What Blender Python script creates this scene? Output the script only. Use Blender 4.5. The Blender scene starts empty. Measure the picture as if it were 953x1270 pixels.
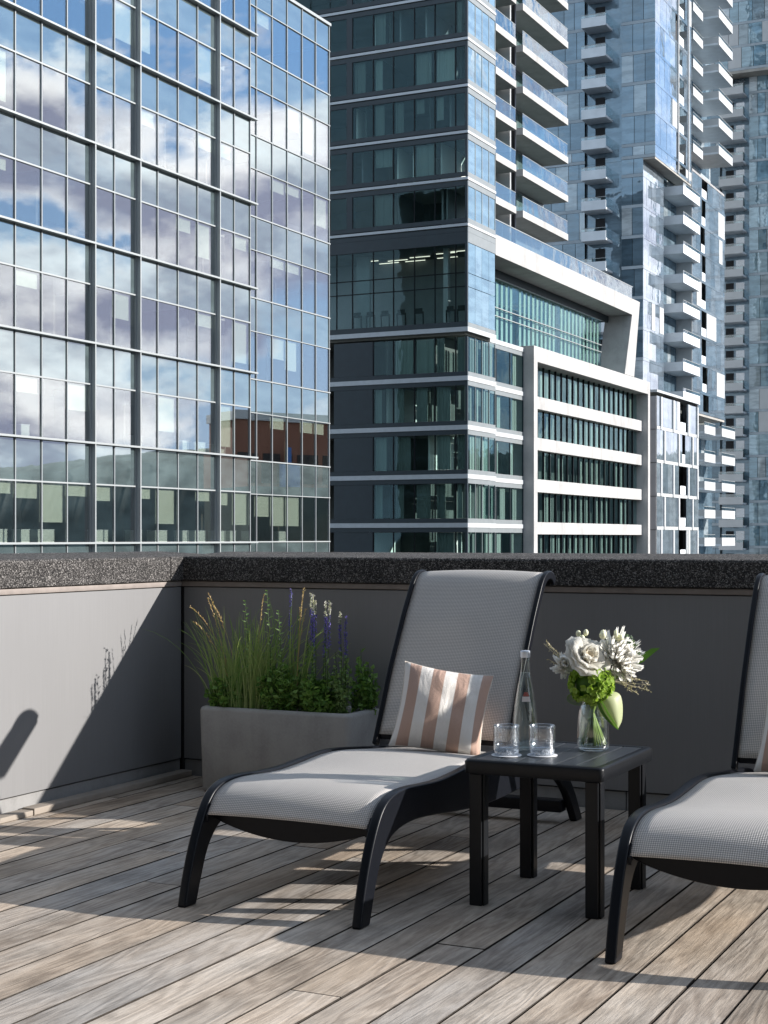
import bpy, bmesh, math, random
from mathutils import Vector, Matrix
R = random.Random(7)
SC = bpy.context.scene
COL = SC.collection
ORI = {}
rad = math.radians
CAM = Vector((4.357, -6.569, 1.2)); TH = rad(26.1); FPX = 1915.0
FWD = Vector((-math.sin(TH), math.cos(TH), 0)); RGT = Vector((math.cos(TH), math.sin(TH), 0))

# ------------------------------------------------------------------ mesh building
class MB:
    def __init__(s): s.v = []; s.f = []; s.uv = None; s.at = []
    def quad(s, a, b, c, d):
        n = len(s.v); s.v += [Vector(a), Vector(b), Vector(c), Vector(d)]; s.f.append((n, n+1, n+2, n+3)); return s
    def box(s, x0, x1, y0, y1, z0, z1, M=None):
        n = len(s.v)
        for z in (z0, z1):
            for x, y in ((x0, y0), (x1, y0), (x1, y1), (x0, y1)):
                p = Vector((x, y, z)); s.v.append(M @ p if M else p)
        s.f += [(n+3, n+2, n+1, n), (n+4, n+5, n+6, n+7), (n, n+1, n+5, n+4), (n+1, n+2, n+6, n+5), (n+2, n+3, n+7, n+6), (n+3, n, n+4, n+7)]
        return s
    def prism(s, pts, a0, a1, axis='x', M=None):          # closed outline extruded along an axis
        n = len(s.v); k = len(pts)
        for a in (a0, a1):
            for p, q in pts:
                c = {'x': (a, p, q), 'y': (p, a, q), 'z': (p, q, a)}[axis]
                s.v.append(M @ Vector(c) if M else Vector(c))
        s.f.append(tuple(range(n+k-1, n-1, -1))); s.f.append(tuple(range(n+k, n+2*k)))
        for i in range(k):
            j = (i+1) % k; s.f.append((n+i, n+j, n+k+j, n+k+i))
        return s
    def tube(s, pts, r, seg=8, cap=True):
        pts = [Vector(p) for p in pts]; n = len(s.v); rr = r if isinstance(r, (list, tuple)) else [r]*len(pts)
        ref = Vector((0.13, 0.27, 1)).normalized()
        for i, p in enumerate(pts):
            t = (pts[min(i+1, len(pts)-1)] - pts[max(i-1, 0)]).normalized()
            u = t.cross(ref)
            if u.length < 1e-3: u = t.cross(Vector((1, 0, 0)))
            u.normalize(); w = t.cross(u)
            for k in range(seg):
                a = 2*math.pi*k/seg; s.v.append(p + (u*math.cos(a) + w*math.sin(a))*rr[i])
        for i in range(len(pts)-1):
            for k in range(seg):
                a = n+i*seg+k; b = n+i*seg+(k+1) % seg; s.f.append((a, b, b+seg, a+seg))
        if cap:
            s.f.append(tuple(n+k for k in range(seg-1, -1, -1))); m = n+(len(pts)-1)*seg; s.f.append(tuple(m+k for k in range(seg)))
        return s
    def lathe(s, prof, c=(0, 0, 0), seg=32, mod=None):
        n = len(s.v); c = Vector(c)
        for i, (r, z) in enumerate(prof):
            for k in range(seg):
                a = 2*math.pi*k/seg; q = r*(mod(i, a) if mod else 1)
                s.v.append(c + Vector((q*math.cos(a), q*math.sin(a), z)))
        for i in range(len(prof)-1):
            for k in range(seg):
                a = n+i*seg+k; b = n+i*seg+(k+1) % seg; s.f.append((a, b, b+seg, a+seg))
        return s
    def grid(s, fn, nu, nv, M=None):
        n = len(s.v)
        for i in range(nu+1):
            for j in range(nv+1):
                p = Vector(fn(i/nu, j/nv)); s.v.append(M @ p if M else p)
        for i in range(nu):
            for j in range(nv):
                a = n+i*(nv+1)+j; s.f.append((a, a+nv+1, a+nv+2, a+1))
        return s
    def strip(s, pts, w, side=None):                     # ribbon (leaf blade) along a path
        pts = [Vector(p) for p in pts]; n = len(s.v)
        sd = Vector(side) if side else None
        for i, p in enumerate(pts):
            t = (pts[min(i+1, len(pts)-1)] - pts[max(i-1, 0)]).normalized()
            u = sd if sd else t.cross(FWD)
            if u.length < 1e-3: u = RGT.copy()
            u = u.normalized(); h = w[i] if isinstance(w, (list, tuple)) else w
            s.v += [p-u*h, p+u*h]
        for i in range(len(pts)-1):
            a = n+2*i; s.f.append((a, a+1, a+3, a+2))
        return s
    def build(s, name, mat, parent=None, smooth=False, bevel=0, seg=2, sub=0, solid=0, autos=None):
        o0 = ORI.get(parent.name, Vector()) if parent else Vector()
        me = bpy.data.meshes.new(name)
        me.from_pydata([tuple(v-o0) for v in s.v], [], s.f)
        if s.at:
            a = me.attributes.new('rnd', 'FLOAT', 'FACE'); a.data.foreach_set('value', s.at)
        if s.uv:
            ul = me.uv_layers.new(name='UVMap')
            for lp in me.loops: ul.data[lp.index].uv = s.uv[lp.vertex_index]
        me.materials.append(mat); me.update()
        o = bpy.data.objects.new(name, me); COL.objects.link(o)
        if parent: o.parent = parent
        ORI[o.name] = o0
        if smooth:
            for p in me.polygons: p.use_smooth = True
        if solid:
            m = o.modifiers.new('solid', 'SOLIDIFY'); m.thickness = solid; m.offset = 0
        if sub:
            m = o.modifiers.new('sub', 'SUBSURF'); m.levels = sub; m.render_levels = sub
        if bevel:
            m = o.modifiers.new('bevel', 'BEVEL'); m.width = bevel; m.segments = seg; m.limit_method = 'ANGLE'; m.angle_limit = rad(35)
            if autos is None: autos = True
        if autos:
            for p in me.polygons: p.use_smooth = True
            m = o.modifiers.new('wn', 'WEIGHTED_NORMAL'); m.keep_sharp = False
        return o
def box(*a): return MB().box(*a)
def tag(o, label=None, cat=None, group=None, kind=None):
    for k, v in (('label', label), ('category', cat), ('group', group), ('kind', kind)):
        if v: o[k] = v
    return o
def thing(name, loc, label, cat, group=None):
    o = bpy.data.objects.new(name, None); o.empty_display_size = .05; COL.objects.link(o); o.location = loc
    ORI[o.name] = Vector(loc); return tag(o, label, cat, group)
def copy_tree(o, parent=None):
    c = o.copy(); COL.objects.link(c)
    if parent: c.parent = parent
    ORI[c.name] = ORI.get(o.name, Vector()).copy()
    for ch in list(o.children): copy_tree(ch, c)
    return c
def proj(p):
    r = Vector(p)-CAM; d = r.dot(FWD)
    return (476.5+FPX*r.dot(RGT)/d, 667-FPX*r.z/d) if d > .1 else (9e9, 9e9)
def vis_area(b):
    xs, ys = zip(*[proj((x, y, z)) for x in b[0:2] for y in b[2:4] for z in b[4:6]])
    w = min(max(xs), 953)-max(min(xs), 0); h = min(max(ys), 688)-max(min(ys), 0)
    return max(w, 0)*max(h, 0) if w > 0 and h > 0 else 0
def boxes(name, lst, mat, parent, limit=100, jig=0):
    """each box its own part; past the limit the least visible ones become one part of kind stuff"""
    lst = sorted(lst, key=lambda b: -vis_area(b)); out = []; cache = {}
    for b in lst[:limit]:
        key = tuple(round(q, 3) for q in (b[1]-b[0], b[3]-b[2], b[5]-b[4]))
        c = Vector(((b[0]+b[1])/2, (b[2]+b[3])/2, (b[4]+b[5])/2))
        if key not in cache:
            me = bpy.data.meshes.new(name); m = box(-key[0]/2, key[0]/2, -key[1]/2, key[1]/2, -key[2]/2, key[2]/2)
            me.from_pydata([tuple(v) for v in m.v], [], m.f); me.materials.append(mat); me.update(); cache[key] = me
        o = bpy.data.objects.new(name, cache[key]); COL.objects.link(o); o.parent = parent
        o.location = c-ORI[parent.name]; ORI[o.name] = c
        if jig: o.rotation_euler = (R.gauss(0, jig), 0, R.gauss(0, jig))
        out.append(o)
    if len(lst) > limit:
        m = MB()
        for b in lst[limit:]: m.box(*b)
        m.build(name, mat, parent)['kind'] = 'stuff'
    return out

# ------------------------------------------------------------------ materials
class NT:
    def __init__(s, name):
        s.m = bpy.data.materials.new(name); s.m.use_nodes = True; s.t = s.m.node_tree; s.t.nodes.clear()
        s.out = s.n('ShaderNodeOutputMaterial')
    def n(s, typ, **kw):
        x = s.t.nodes.new(typ)
        for k, v in kw.items():
            if k in ('ins',):
                for i, q in v.items():
                    if isinstance(q, bpy.types.NodeSocket): s.t.links.new(q, x.inputs[i])
                    else: x.inputs[i].default_value = q
            else: setattr(x, k, v)
        return x
    def math(s, op, a, b=None, c=None, clamp=False):
        x = s.n('ShaderNodeMath', operation=op, use_clamp=clamp)
        for i, q in enumerate((a, b, c)):
            if q is None: continue
            if isinstance(q, bpy.types.NodeSocket): s.t.links.new(q, x.inputs[i])
            else: x.inputs[i].default_value = q
        return x.outputs[0]
    def ramp(s, fac, stops):
        x = s.n('ShaderNodeValToRGB', ins={0: fac}); e = x.color_ramp.elements
        while len(e) < len(stops): e.new(.5)
        for q, (p, c) in zip(e, stops): q.position = p; q.color = (c, c, c, 1) if isinstance(c, (int, float)) else (*c, 1)
        return x.outputs[0]
    def noise(s, vec, scale, detail=4, rough=.5, dist=0):
        return s.n('ShaderNodeTexNoise', ins={'Vector': vec, 'Scale': scale, 'Detail': detail, 'Roughness': rough, 'Distortion': dist}).outputs[0]
    def mapv(s, vec, sc=(1, 1, 1), loc=(0, 0, 0), rot=(0, 0, 0)):
        return s.n('ShaderNodeMapping', ins={0: vec, 1: loc, 2: rot, 3: sc}).outputs[0]
    def mix(s, fac, a, b, mode='MIX'):
        x = s.n('ShaderNodeMix', data_type='RGBA', blend_type=mode)
        for i, q in ((0, fac), (6, a), (7, b)):
            if isinstance(q, bpy.types.NodeSocket): s.t.links.new(q, x.inputs[i])
            else: x.inputs[i].default_value = (*q, 1) if isinstance(q, tuple) and len(q) == 3 else q
        return x.outputs[2]
    def bump(s, h, strength=.3, dist=.01):
        return s.n('ShaderNodeBump', ins={'Strength': strength, 'Distance': dist, 'Height': h}).outputs[0]
    def obj(s): return s.n('ShaderNodeTexCoord').outputs['Object']
    def pos(s): return s.n('ShaderNodeNewGeometry').outputs['Position']
    def rand(s): return s.n('ShaderNodeObjectInfo').outputs['Random']
    def bsdf(s, col, rough=.5, metal=0, spec=.5, normal=None, **kw):
        b = s.n('ShaderNodeBsdfPrincipled')
        for k, v in {'Base Color': col, 'Roughness': rough, 'Metallic': metal, 'Specular IOR Level': spec, 'Normal': normal, **kw}.items():
            if v is None: continue
            if isinstance(v, bpy.types.NodeSocket): s.t.links.new(v, b.inputs[k])
            else: b.inputs[k].default_value = (*v, 1) if isinstance(v, tuple) and len(v) == 3 else v
        return b.outputs[0]
    def shmix(s, f, a, b):
        return s.n('ShaderNodeMixShader', ins={0: f, 1: a, 2: b}).outputs[0]
    def done(s, sh): s.t.links.new(sh, s.out.inputs[0]); return s.m

def plain(name, col, rough=.5, metal=0, spec=.5, var=.12, scale=20, bump=0, coat=0):
    t = NT(name); n = t.noise(t.obj(), scale, 5)
    f = t.ramp(n, [(.3, 1-var), (.7, 1+var)])
    c = t.mix(1.0, col, f, 'MULTIPLY')
    kw = {'Coat Weight': coat} if coat else {}
    return t.done(t.bsdf(c, rough, metal, spec, t.bump(n, bump, .004) if bump else None, **kw))

def m_wood():
    t = NT('weathered_deck_wood'); p = t.pos()
    r = t.n('ShaderNodeAttribute', attribute_name='rnd').outputs['Fac']
    off = t.n('ShaderNodeCombineXYZ', ins={0: t.math('MULTIPLY', r, 37.0), 1: t.math('MULTIPLY', r, 91.0), 2: 0.0}).outputs[0]
    v = t.n('ShaderNodeVectorMath', operation='ADD', ins={0: p, 1: off}).outputs[0]
    big = t.noise(t.mapv(v, (5, .9, 5)), 1.0, 3, .5)
    # growth rings: contour lines of a stretched smooth field
    ring = t.math('SINE', t.math('MULTIPLY', t.noise(t.mapv(v, (7, .75, 7)), 1.0, 3.5, .5, .5), 75.0))
    fine = t.noise(t.mapv(v, (120, 8.0, 120)), 1.0, 6, .66)
    spk = t.noise(t.mapv(v, (420, 22, 420)), 1.0, 3, .7)
    g = t.math('ADD', t.math('MULTIPLY', ring, .085), t.math('ADD', t.math('MULTIPLY', fine, .44), t.math('MULTIPLY', big, .56)))
    c = t.ramp(g, [(.26, (.27, .22, .18)), (.42, (.42, .36, .305)), (.57, (.54, .47, .40)), (.76, (.64, .575, .51))])
    # silver-grey weathering in patches
    wm = t.ramp(t.noise(t.mapv(v, (3, 1.1, 3)), 1.0, 5, .6), [(.4, 0), (.66, .75)])
    c = t.mix(wm, c, t.mix(1.0, t.ramp(g, [(.3, .27), (.72, .68)]), (1, .965, .92), 'MULTIPLY'))
    c = t.mix(1.0, c, t.ramp(r, [(0, (.80, .72, .63)), (.3, (1.03, .97, .90)), (.5, (.88, .87, .86)), (.75, (1.0, .92, .82)), (1, (1.14, 1.07, .99))]), 'MULTIPLY')
    st = t.ramp(t.noise(t.mapv(p, (3.4, 2.2, 2)), 1.0, 7, .65), [(.34, .62), (.50, .90), (.66, 1.0)])
    c = t.mix(1.0, c, st, 'MULTIPLY')
    c = t.mix(1.0, c, t.ramp(spk, [(.32, .82), (.55, 1.03)]), 'MULTIPLY')
    h = t.math('ADD', fine, t.math('MULTIPLY', ring, .12))
    return t.done(t.bsdf(c, .78, 0, .25, t.bump(h, .45, .004)))

def m_panel():
    t = NT('brushed_aluminium_panel'); p = t.pos()
    a = t.noise(t.mapv(p, (260, 260, 3)), 1.0, 3, .6); b = t.noise(t.mapv(p, (1.3, 1.3, .9)), 1.0, 4)
    c = t.mix(1.0, (.222, .220, .222), t.ramp(t.math('ADD', t.math('MULTIPLY', a, .5), t.math('MULTIPLY', b, .5)), [(.35, .93), (.65, 1.05)]), 'MULTIPLY')
    return t.done(t.bsdf(c, .5, .25, .4, t.bump(a, .06, .002)))

def m_gravel():
    t = NT('dark_exposed_aggregate'); p = t.pos()
    vo = t.n('ShaderNodeTexVoronoi', ins={'Vector': p, 'Scale': 240.0}); vo.feature = 'F1'
    sep = t.n('ShaderNodeSeparateColor', ins={0: vo.outputs['Color']}).outputs[0]
    c = t.ramp(sep, [(0, (.012, .011, .011)), (.5, (.045, .042, .040)), (.8, (.13, .12, .115)), (1, (.36, .34, .32))])
    c = t.mix(1.0, c, t.ramp(t.noise(p, 6, 4), [(.3, .8), (.7, 1.15)]), 'MULTIPLY')
    h = t.math('SUBTRACT', 1.0, t.math('MULTIPLY', vo.outputs['Distance'], 1.0))
    return t.done(t.bsdf(c, .85, 0, .3, t.bump(h, .9, .006)))

def m_concrete(name='cast_concrete', col=(.25, .24, .225), bs=.25, scale=1.0):
    t = NT(name); p = t.obj()
    a = t.noise(p, 5*scale, 6, .6); b = t.noise(p, 90*scale, 3, .6); d = t.noise(t.mapv(p, (14, 14, 2)), scale, 4)
    f = t.math('ADD', t.math('MULTIPLY', a, .5), t.math('ADD', t.math('MULTIPLY', b, .2), t.math('MULTIPLY', d, .3)))
    c = t.mix(1.0, col, t.ramp(f, [(.35, .78), (.5, 1.0), (.66, 1.14)]), 'MULTIPLY')
    return t.done(t.bsdf(c, .85, 0, .25, t.bump(b, bs, .003)))

def m_sling():
    t = NT('woven_grey_sling'); uv = t.n('ShaderNodeTexCoord').outputs['UV']
    s = t.n('ShaderNodeSeparateXYZ', ins={0: uv}); F = 2*math.pi/.0095
    u = t.math('SINE', t.math('MULTIPLY', t.math('ADD', s.outputs[0], s.outputs[1]), F*.72)); w = t.math('SINE', t.math('MULTIPLY', t.math('SUBTRACT', s.outputs[0], s.outputs[1]), F*.72))
    k = t.math('MULTIPLY', u, w)
    n = t.noise(t.mapv(uv, (3, 3, 3)), 1.0, 3)
    c = t.mix(1.0, t.ramp(k, [(.0, (.46, .44, .42)), (.45, (.85, .80, .75)), (1, (.90, .86, .81))]), t.ramp(n, [(.3, .94), (.7, 1.06)]), 'MULTIPLY')
    d = t.bsdf(c, .6, 0, .3, t.bump(k, .35, .002))
    tr = t.n('ShaderNodeBsdfTranslucent', ins={0: (.50, .475, .43, 1)}).outputs[0]
    sh = t.shmix(.22, d, tr)
    hole = t.ramp(k, [(0, 0), (.02, 0)]); hm = t.math('LESS_THAN', k, -.72)
    return t.done(t.shmix(t.math('MULTIPLY', hm, .5), sh, t.n('ShaderNodeBsdfTransparent').outputs[0]))

def m_cushion():
    t = NT('striped_cushion_fabric'); uv = t.n('ShaderNodeTexCoord').outputs['UV']
    s = t.n('ShaderNodeSeparateXYZ', ins={0: uv})
    f = t.math('FRACT', t.math('ADD', t.math('MULTIPLY', s.outputs[0], 3.65), .75))
    k = t.ramp(f, [(0, 0), (.485, 0), (.5, 1), (.985, 1), (1, 0)])
    c = t.mix(k, (.52, .355, .285), (.82, .78, .73))
    wv = t.noise(t.mapv(uv, (260, 260, 1)), 1.0, 2)
    c = t.mix(1.0, c, t.ramp(wv, [(.3, .93), (.7, 1.05)]), 'MULTIPLY')
    wr = t.noise(t.mapv(uv, (5, 2.2, 1)), 1.0, 3, .5, .6)
    d = t.bsdf(c, .85, 0, .2, t.bump(t.math('ADD', wr, t.math('MULTIPLY', wv, .08)), .85, .02))
    return t.done(t.shmix(.12, d, t.n('ShaderNodeBsdfTranslucent', ins={0: c}).outputs[0]))

def m_leaf(name, c1, c2, rough=.5, trans=.35, tint=(1.25, 1.3, .8)):
    t = NT(name); r = t.n('ShaderNodeNewGeometry').outputs['Random Per Island']
    c = t.ramp(r, [(0, c1), (1, c2)])
    d = t.bsdf(c, rough, 0, .35)
    tr = t.n('ShaderNodeBsdfTranslucent', ins={0: t.mix(1.0, c, tint, 'MULTIPLY')}).outputs[0]
    return t.done(t.shmix(trans, d, tr))

def schlick(t, base, power=5.0, normal=None):
    lw = t.n('ShaderNodeLayerWeight', ins={'Blend': .5, **({'Normal': normal} if normal else {})}).outputs['Facing']
    return t.math('ADD', base, t.math('MULTIPLY', 1-base, t.math('POWER', lw, power)), clamp=True)

def m_glass(name, tint, base, refl=(1, 1, 1), wav=.0, wscale=.4, power=5.0):
    """coated facade glass: part mirror, part tinted view of the room behind"""
    t = NT(name); nrm = t.bump(t.noise(t.pos(), wscale, 2), wav, 1.0) if wav else None
    g = t.n('ShaderNodeBsdfAnisotropic') if False else t.n('ShaderNodeBsdfGlossy', ins={'Roughness': .008, 'Color': (*refl, 1), **({'Normal': nrm} if nrm else {})})
    tr = t.n('ShaderNodeBsdfTransparent', ins={0: (*tint, 1)})
    return t.done(t.shmix(schlick(t, base, power), tr.outputs[0], g.outputs[0]))

def m_opaque_glass(name, c1, c2, base, wav=.06, wscale=.25, refl=(1, 1, 1), rough=.03, power=5.0):
    """spandrel or far-off window glass, dark body under a reflecting face, each pane its own tone"""
    t = NT(name); nrm = t.bump(t.noise(t.pos(), wscale, 3), wav, 1.0) if wav else None
    r = t.rand(); c = t.ramp(r, [(0, c1), (1, c2)])
    pv = t.mapv(t.pos(), (.45, .45, 1.7)); c = t.mix(1.0, c, t.ramp(t.noise(pv, 1.0, 3, .6), [(.38, .72), (.6, 1.18)]), 'MULTIPLY')  # stretched noise paints wobbly reflected bands into the body colour
    d = t.bsdf(c, .6, 0, .1)
    g = t.n('ShaderNodeBsdfGlossy', ins={'Roughness': rough, 'Color': (*refl, 1), **({'Normal': nrm} if nrm else {})})
    return t.done(t.shmix(schlick(t, base, power), d, g.outputs[0]))

def m_clear(name, base=.06, tint=(.96, .98, .97), rough=.02, power=3.0, mx=1.0):
    t = NT(name)
    g = t.n('ShaderNodeBsdfGlossy', ins={'Roughness': rough, 'Color': (1, 1, 1, 1)})
    tr = t.n('ShaderNodeBsdfTransparent', ins={0: (*tint, 1)})
    return t.done(t.shmix(t.math('MULTIPLY', schlick(t, base, power), mx), tr.outputs[0], g.outputs[0]))

def m_glint_base(name):
    t = NT(name); n = t.n('ShaderNodeTexVoronoi', ins={'Vector': t.obj(), 'Scale': 160.0}).outputs['Distance']
    d = t.bsdf((.80, .84, .90), .15, 0, .6, t.bump(n, .8, .004))  # white body stands in for sunlight caught in the cut facets
    tr = t.n('ShaderNodeBsdfTransparent', ins={0: (.9, .93, .96, 1)}).outputs[0]
    return t.done(t.shmix(t.ramp(n, [(.1, .25), (.6, .85)]), tr, d))
def m_refr(name, col=(1, 1, 1), rough=0.0):
    t = NT(name)
    return t.done(t.bsdf(col, rough, 0, .5, None, **{'Transmission Weight': 1.0, 'IOR': 1.48}))

def m_emit(name, col, s):
    t = NT(name); return t.done(t.n('ShaderNodeEmission', ins={0: (*col, 1), 1: s}).outputs[0])

def m_curtain(name='pale_curtain', col=(.42, .44, .41)):
    t = NT(name); p = t.pos()
    s = t.n('ShaderNodeSeparateXYZ', ins={0: p})
    a = t.math('ADD', s.outputs[0], s.outputs[1])
    w = t.noise(t.n('ShaderNodeCombineXYZ', ins={0: t.math('MULTIPLY', a, 4.5), 1: 0.0, 2: 0.0}).outputs[0], 1.0, 2)
    c = t.mix(1.0, col, t.ramp(t.rand(), [(0, .45), (1, 1.0)]), 'MULTIPLY')
    return t.done(t.bsdf(c, .9, 0, .1, t.bump(w, 1.0, .3)))

M = {}
M['wood'] = m_wood(); M['panel'] = m_panel(); M['gravel'] = m_gravel()
M['planter'] = m_concrete('planter_concrete', (.36, .352, .34))
M['kerb'] = m_concrete('grey_base_cladding', (.26, .255, .25), .1)
M['trim'] = plain('taupe_metal_flashing', (.26, .225, .205), .55, .2, .4)
M['gap'] = plain('dark_sealant', (.02, .02, .022), .8)
M['black'] = plain('black_resin_frame', (.006, .007, .010), .34, 0, .18, .1, 60, .05)
M['table'] = plain('charcoal_aluminium_table', (.008, .009, .011), .36, 0, .25, .15, 25, .05)
M['slat'] = plain('charcoal_table_slat', (.024, .027, .032), .36, 0, .8, .2, 30, .05)
M['sling'] = m_sling(); M['cushion'] = m_cushion()
M['strip'] = plain('brown_timber_strip', (.30, .26, .22), .8, 0, .2, .12, 6)
M['edge'] = plain('shaded_board_edge', (.05, .042, .035), .9, 0, .1, .3, 30)  # dark tone paints shade onto the board sides so seams stay dark
M['pipe'] = plain('cream_piping', (.60, .54, .47), .9)
M['soil'] = plain('dark_soil', (.025, .018, .012), .95, 0, .1, .5, 60, .6)
M['grass'] = m_leaf('grass_blade', (.17, .31, .08), (.46, .52, .22), .5, .4)
M['straw'] = m_leaf('dry_seed_head', (.50, .36, .18), (.66, .50, .28), .7, .4)
M['herb'] = m_leaf('herb_leaf', (.11, .24, .05), (.28, .44, .12), .5, .35)
M['herb2'] = m_leaf('salvia_leaf', (.16, .28, .09), (.34, .46, .19), .55, .35)
M['purple'] = m_leaf('purple_floret', (.14, .11, .42), (.32, .27, .62), .6, .35, (1, 1, 1.1))
M['bud'] = m_leaf('pale_spike_bud', (.45, .43, .46), (.70, .68, .62), .6, .4)
M['stem'] = m_leaf('green_stem', (.05, .10, .025), (.11, .18, .05), .5, .2)
M['cutstem'] = m_leaf('cut_flower_stem', (.28, .40, .10), (.42, .54, .18), .45, .35)
M['petal'] = m_leaf('white_petal', (.82, .80, .75), (.92, .91, .88), .55, .7, (1, 1, .99))
M['blush'] = m_leaf('blush_petal', (.93, .88, .78), (.95, .92, .86), .55, .7, (1, .985, .95))
M['lime'] = m_leaf('lime_hydrangea_floret', (.24, .38, .04), (.42, .56, .12), .5, .4)
M['budc'] = plain('cream_bud', (.74, .74, .52), .5, 0, .3)
M['euc'] = m_leaf('eucalyptus_leaf', (.06, .10, .06), (.12, .17, .10), .5, .25)
M['leafbig'] = m_leaf('aspidistra_leaf', (.09, .20, .03), (.10, .22, .035), .35, .35)
M['leafpale'] = m_leaf('pale_leaf_underside', (.56, .60, .34), (.60, .64, .38), .45, .4)
M['twig'] = m_leaf('pale_twig', (.42, .36, .25), (.66, .60, .48), .7, .3)
M['bottle'] = m_clear('bottle_glass', .05, (.86, .91, .90), .015, 2.2)
M['water'] = m_clear('water', .03, (.97, .985, .975), .01, 4)
M['vase'] = m_clear('vase_glass', .07, (.95, .97, .95), .015, 2.4)
M['tumbler'] = m_clear('cut_tumbler_glass', .10, (.93, .95, .97), .06, 2.0)
M['tbase'] = m_glint_base('cut_glass_base')
M['cap'] = plain('white_bottle_cap', (.70, .73, .78), .35, .4)
M['label'] = plain('bottle_label', (.62, .58, .58), .5); M['labelred'] = plain('bottle_label_crest', (.28, .07, .06), .5)
M['paper'] = plain('white_paper', (.82, .83, .86), .8)
# buildings
M['a_glass'] = m_glass('office_vision_glass', (.91, .95, .92), .30, (.95, .97, 1.0), .0, .3, 2.2)
M['a_span'] = m_opaque_glass('office_spandrel_glass', (.085, .115, .118), (.10, .132, .132), .46, .0, .2, (.80, .88, .92), .012, 4.0)
M['alu'] = plain('silver_aluminium_mullion', (.33, .35, .355), .38, .2, .5, .06)
M['alud'] = plain('grey_aluminium_mullion', (.24, .26, .27), .4, .2, .5, .06)
M['blind'] = plain('pale_roller_blind', (.76, .77, .68), .85, 0, .2, .04)
M['int'] = plain('office_interior', (.16, .13, .11), .8, 0, .2, .35, .8)
M['ceil'] = plain('office_ceiling', (.34, .33, .30), .9, 0, .2, .1)
M['intd'] = plain('dim_room', (.10, .11, .105), .8, 0, .2, .35, .5)
M['white'] = plain('white_lacquer', (.78, .80, .76), .5)
M['b_dark'] = plain('dark_slate_cladding', (.020, .032, .041), .45, .1, .5, .1, 2)
M['b_band'] = plain('pale_metal_band', (.42, .45, .48), .4, .2, .5, .06, 3)
M['b_glass'] = m_glass('apartment_glass', (.80, .88, .87), .035, (.50, .72, .80), .02, .5)
M['b_blue'] = m_opaque_glass('sky_reflecting_glass', (.14, .22, .26), (.22, .30, .34), .38, .04, .3, (.84, .90, .92), .02, 3.5)
M['b_pale'] = plain('grey_spandrel_panel', (.20, .22, .23), .45, .1, .5, .06, 2)
M['conc'] = m_concrete('white_precast_concrete', (.40, .395, .39), .05, .12)
M['concg'] = m_concrete('grey_precast_concrete', (.32, .315, .32), .05, .12)
M['soffit'] = m_concrete('raw_concrete_soffit', (.36, .345, .32), .05, .15)
M['railg'] = m_glass('balcony_glass', (.76, .84, .85), .16, (.92, .95, .97), .02, .6, 3.0)
M['fin'] = plain('pale_green_glass_fin', (.42, .50, .46), .4, 0, .5, .06)
M['curt'] = m_curtain(); M['curtg'] = m_curtain('grey_green_curtain', (.30, .35, .33))
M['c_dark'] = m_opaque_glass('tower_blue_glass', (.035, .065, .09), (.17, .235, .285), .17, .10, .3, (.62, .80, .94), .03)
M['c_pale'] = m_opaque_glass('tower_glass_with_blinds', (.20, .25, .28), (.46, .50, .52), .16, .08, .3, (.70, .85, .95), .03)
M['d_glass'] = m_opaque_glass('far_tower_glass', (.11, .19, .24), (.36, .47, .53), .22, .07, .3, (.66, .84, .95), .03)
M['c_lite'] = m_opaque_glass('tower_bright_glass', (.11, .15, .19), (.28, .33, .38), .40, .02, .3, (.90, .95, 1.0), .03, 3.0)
M['c_band'] = plain('tower_slab_edge', (.34, .39, .43), .5, .1, .5, .15, .6)
M['c_white'] = plain('white_fritted_panel', (.46, .475, .485), .4, 0, .5, .05, 1)
M['c_balc'] = plain('pale_balcony_front', (.66, .70, .74), .5, 0, .4, .08, 1)
M['lamp'] = m_emit('lit_ceiling_strip', (1, .93, .78), .9)
M['asphalt'] = plain('city_ground', (.06, .06, .06), .9, 0, .2, .3, .05)
M['redwall'] = plain('red_brown_wall', (.22, .09, .055), .7); M['bluecol'] = plain('blue_column_paint', (.03, .12, .34), .5)
M['brick'] = plain('dark_grey_brick', (.06, .06, .062), .85, 0, .2, .25, 3)
M['hill'] = plain('wooded_hill', (.10, .125, .115), .9, 0, .1, .5, .05)  # greyed tone puts distance haze into the hill colour

# ------------------------------------------------------------------ deck and parapets
def deck():
    m = MB(); w = .157; x = .917-6*w; i = 0
    while x < 7.2:
        y = .0 - R.random()*2.2; ys = [0.0] + ([y] if y < -.4 else [])
        while ys[-1] > -12.4: ys.append(ys[-1]-R.choice((2.4, 3.0, 3.6, 4.2)))
        for a, b in zip(ys, ys[1:]):
            x0 = max(x+.0035, .002)
            if x+w-.0035 > x0+.01: m.box(x0, x+w-.0035, b+.0015, a-.0015, -.03, R.uniform(-.0012, .0012)); m.at += [R.random()]*6
        x += w; i += 1
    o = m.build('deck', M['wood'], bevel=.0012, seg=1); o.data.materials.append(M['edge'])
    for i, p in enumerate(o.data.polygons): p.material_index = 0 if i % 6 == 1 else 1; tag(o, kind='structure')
    tag(box(-.6, 8, -17, .6, -.16, -.06).build('roof_slab', M['gap']), kind='structure')
deck()

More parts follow.
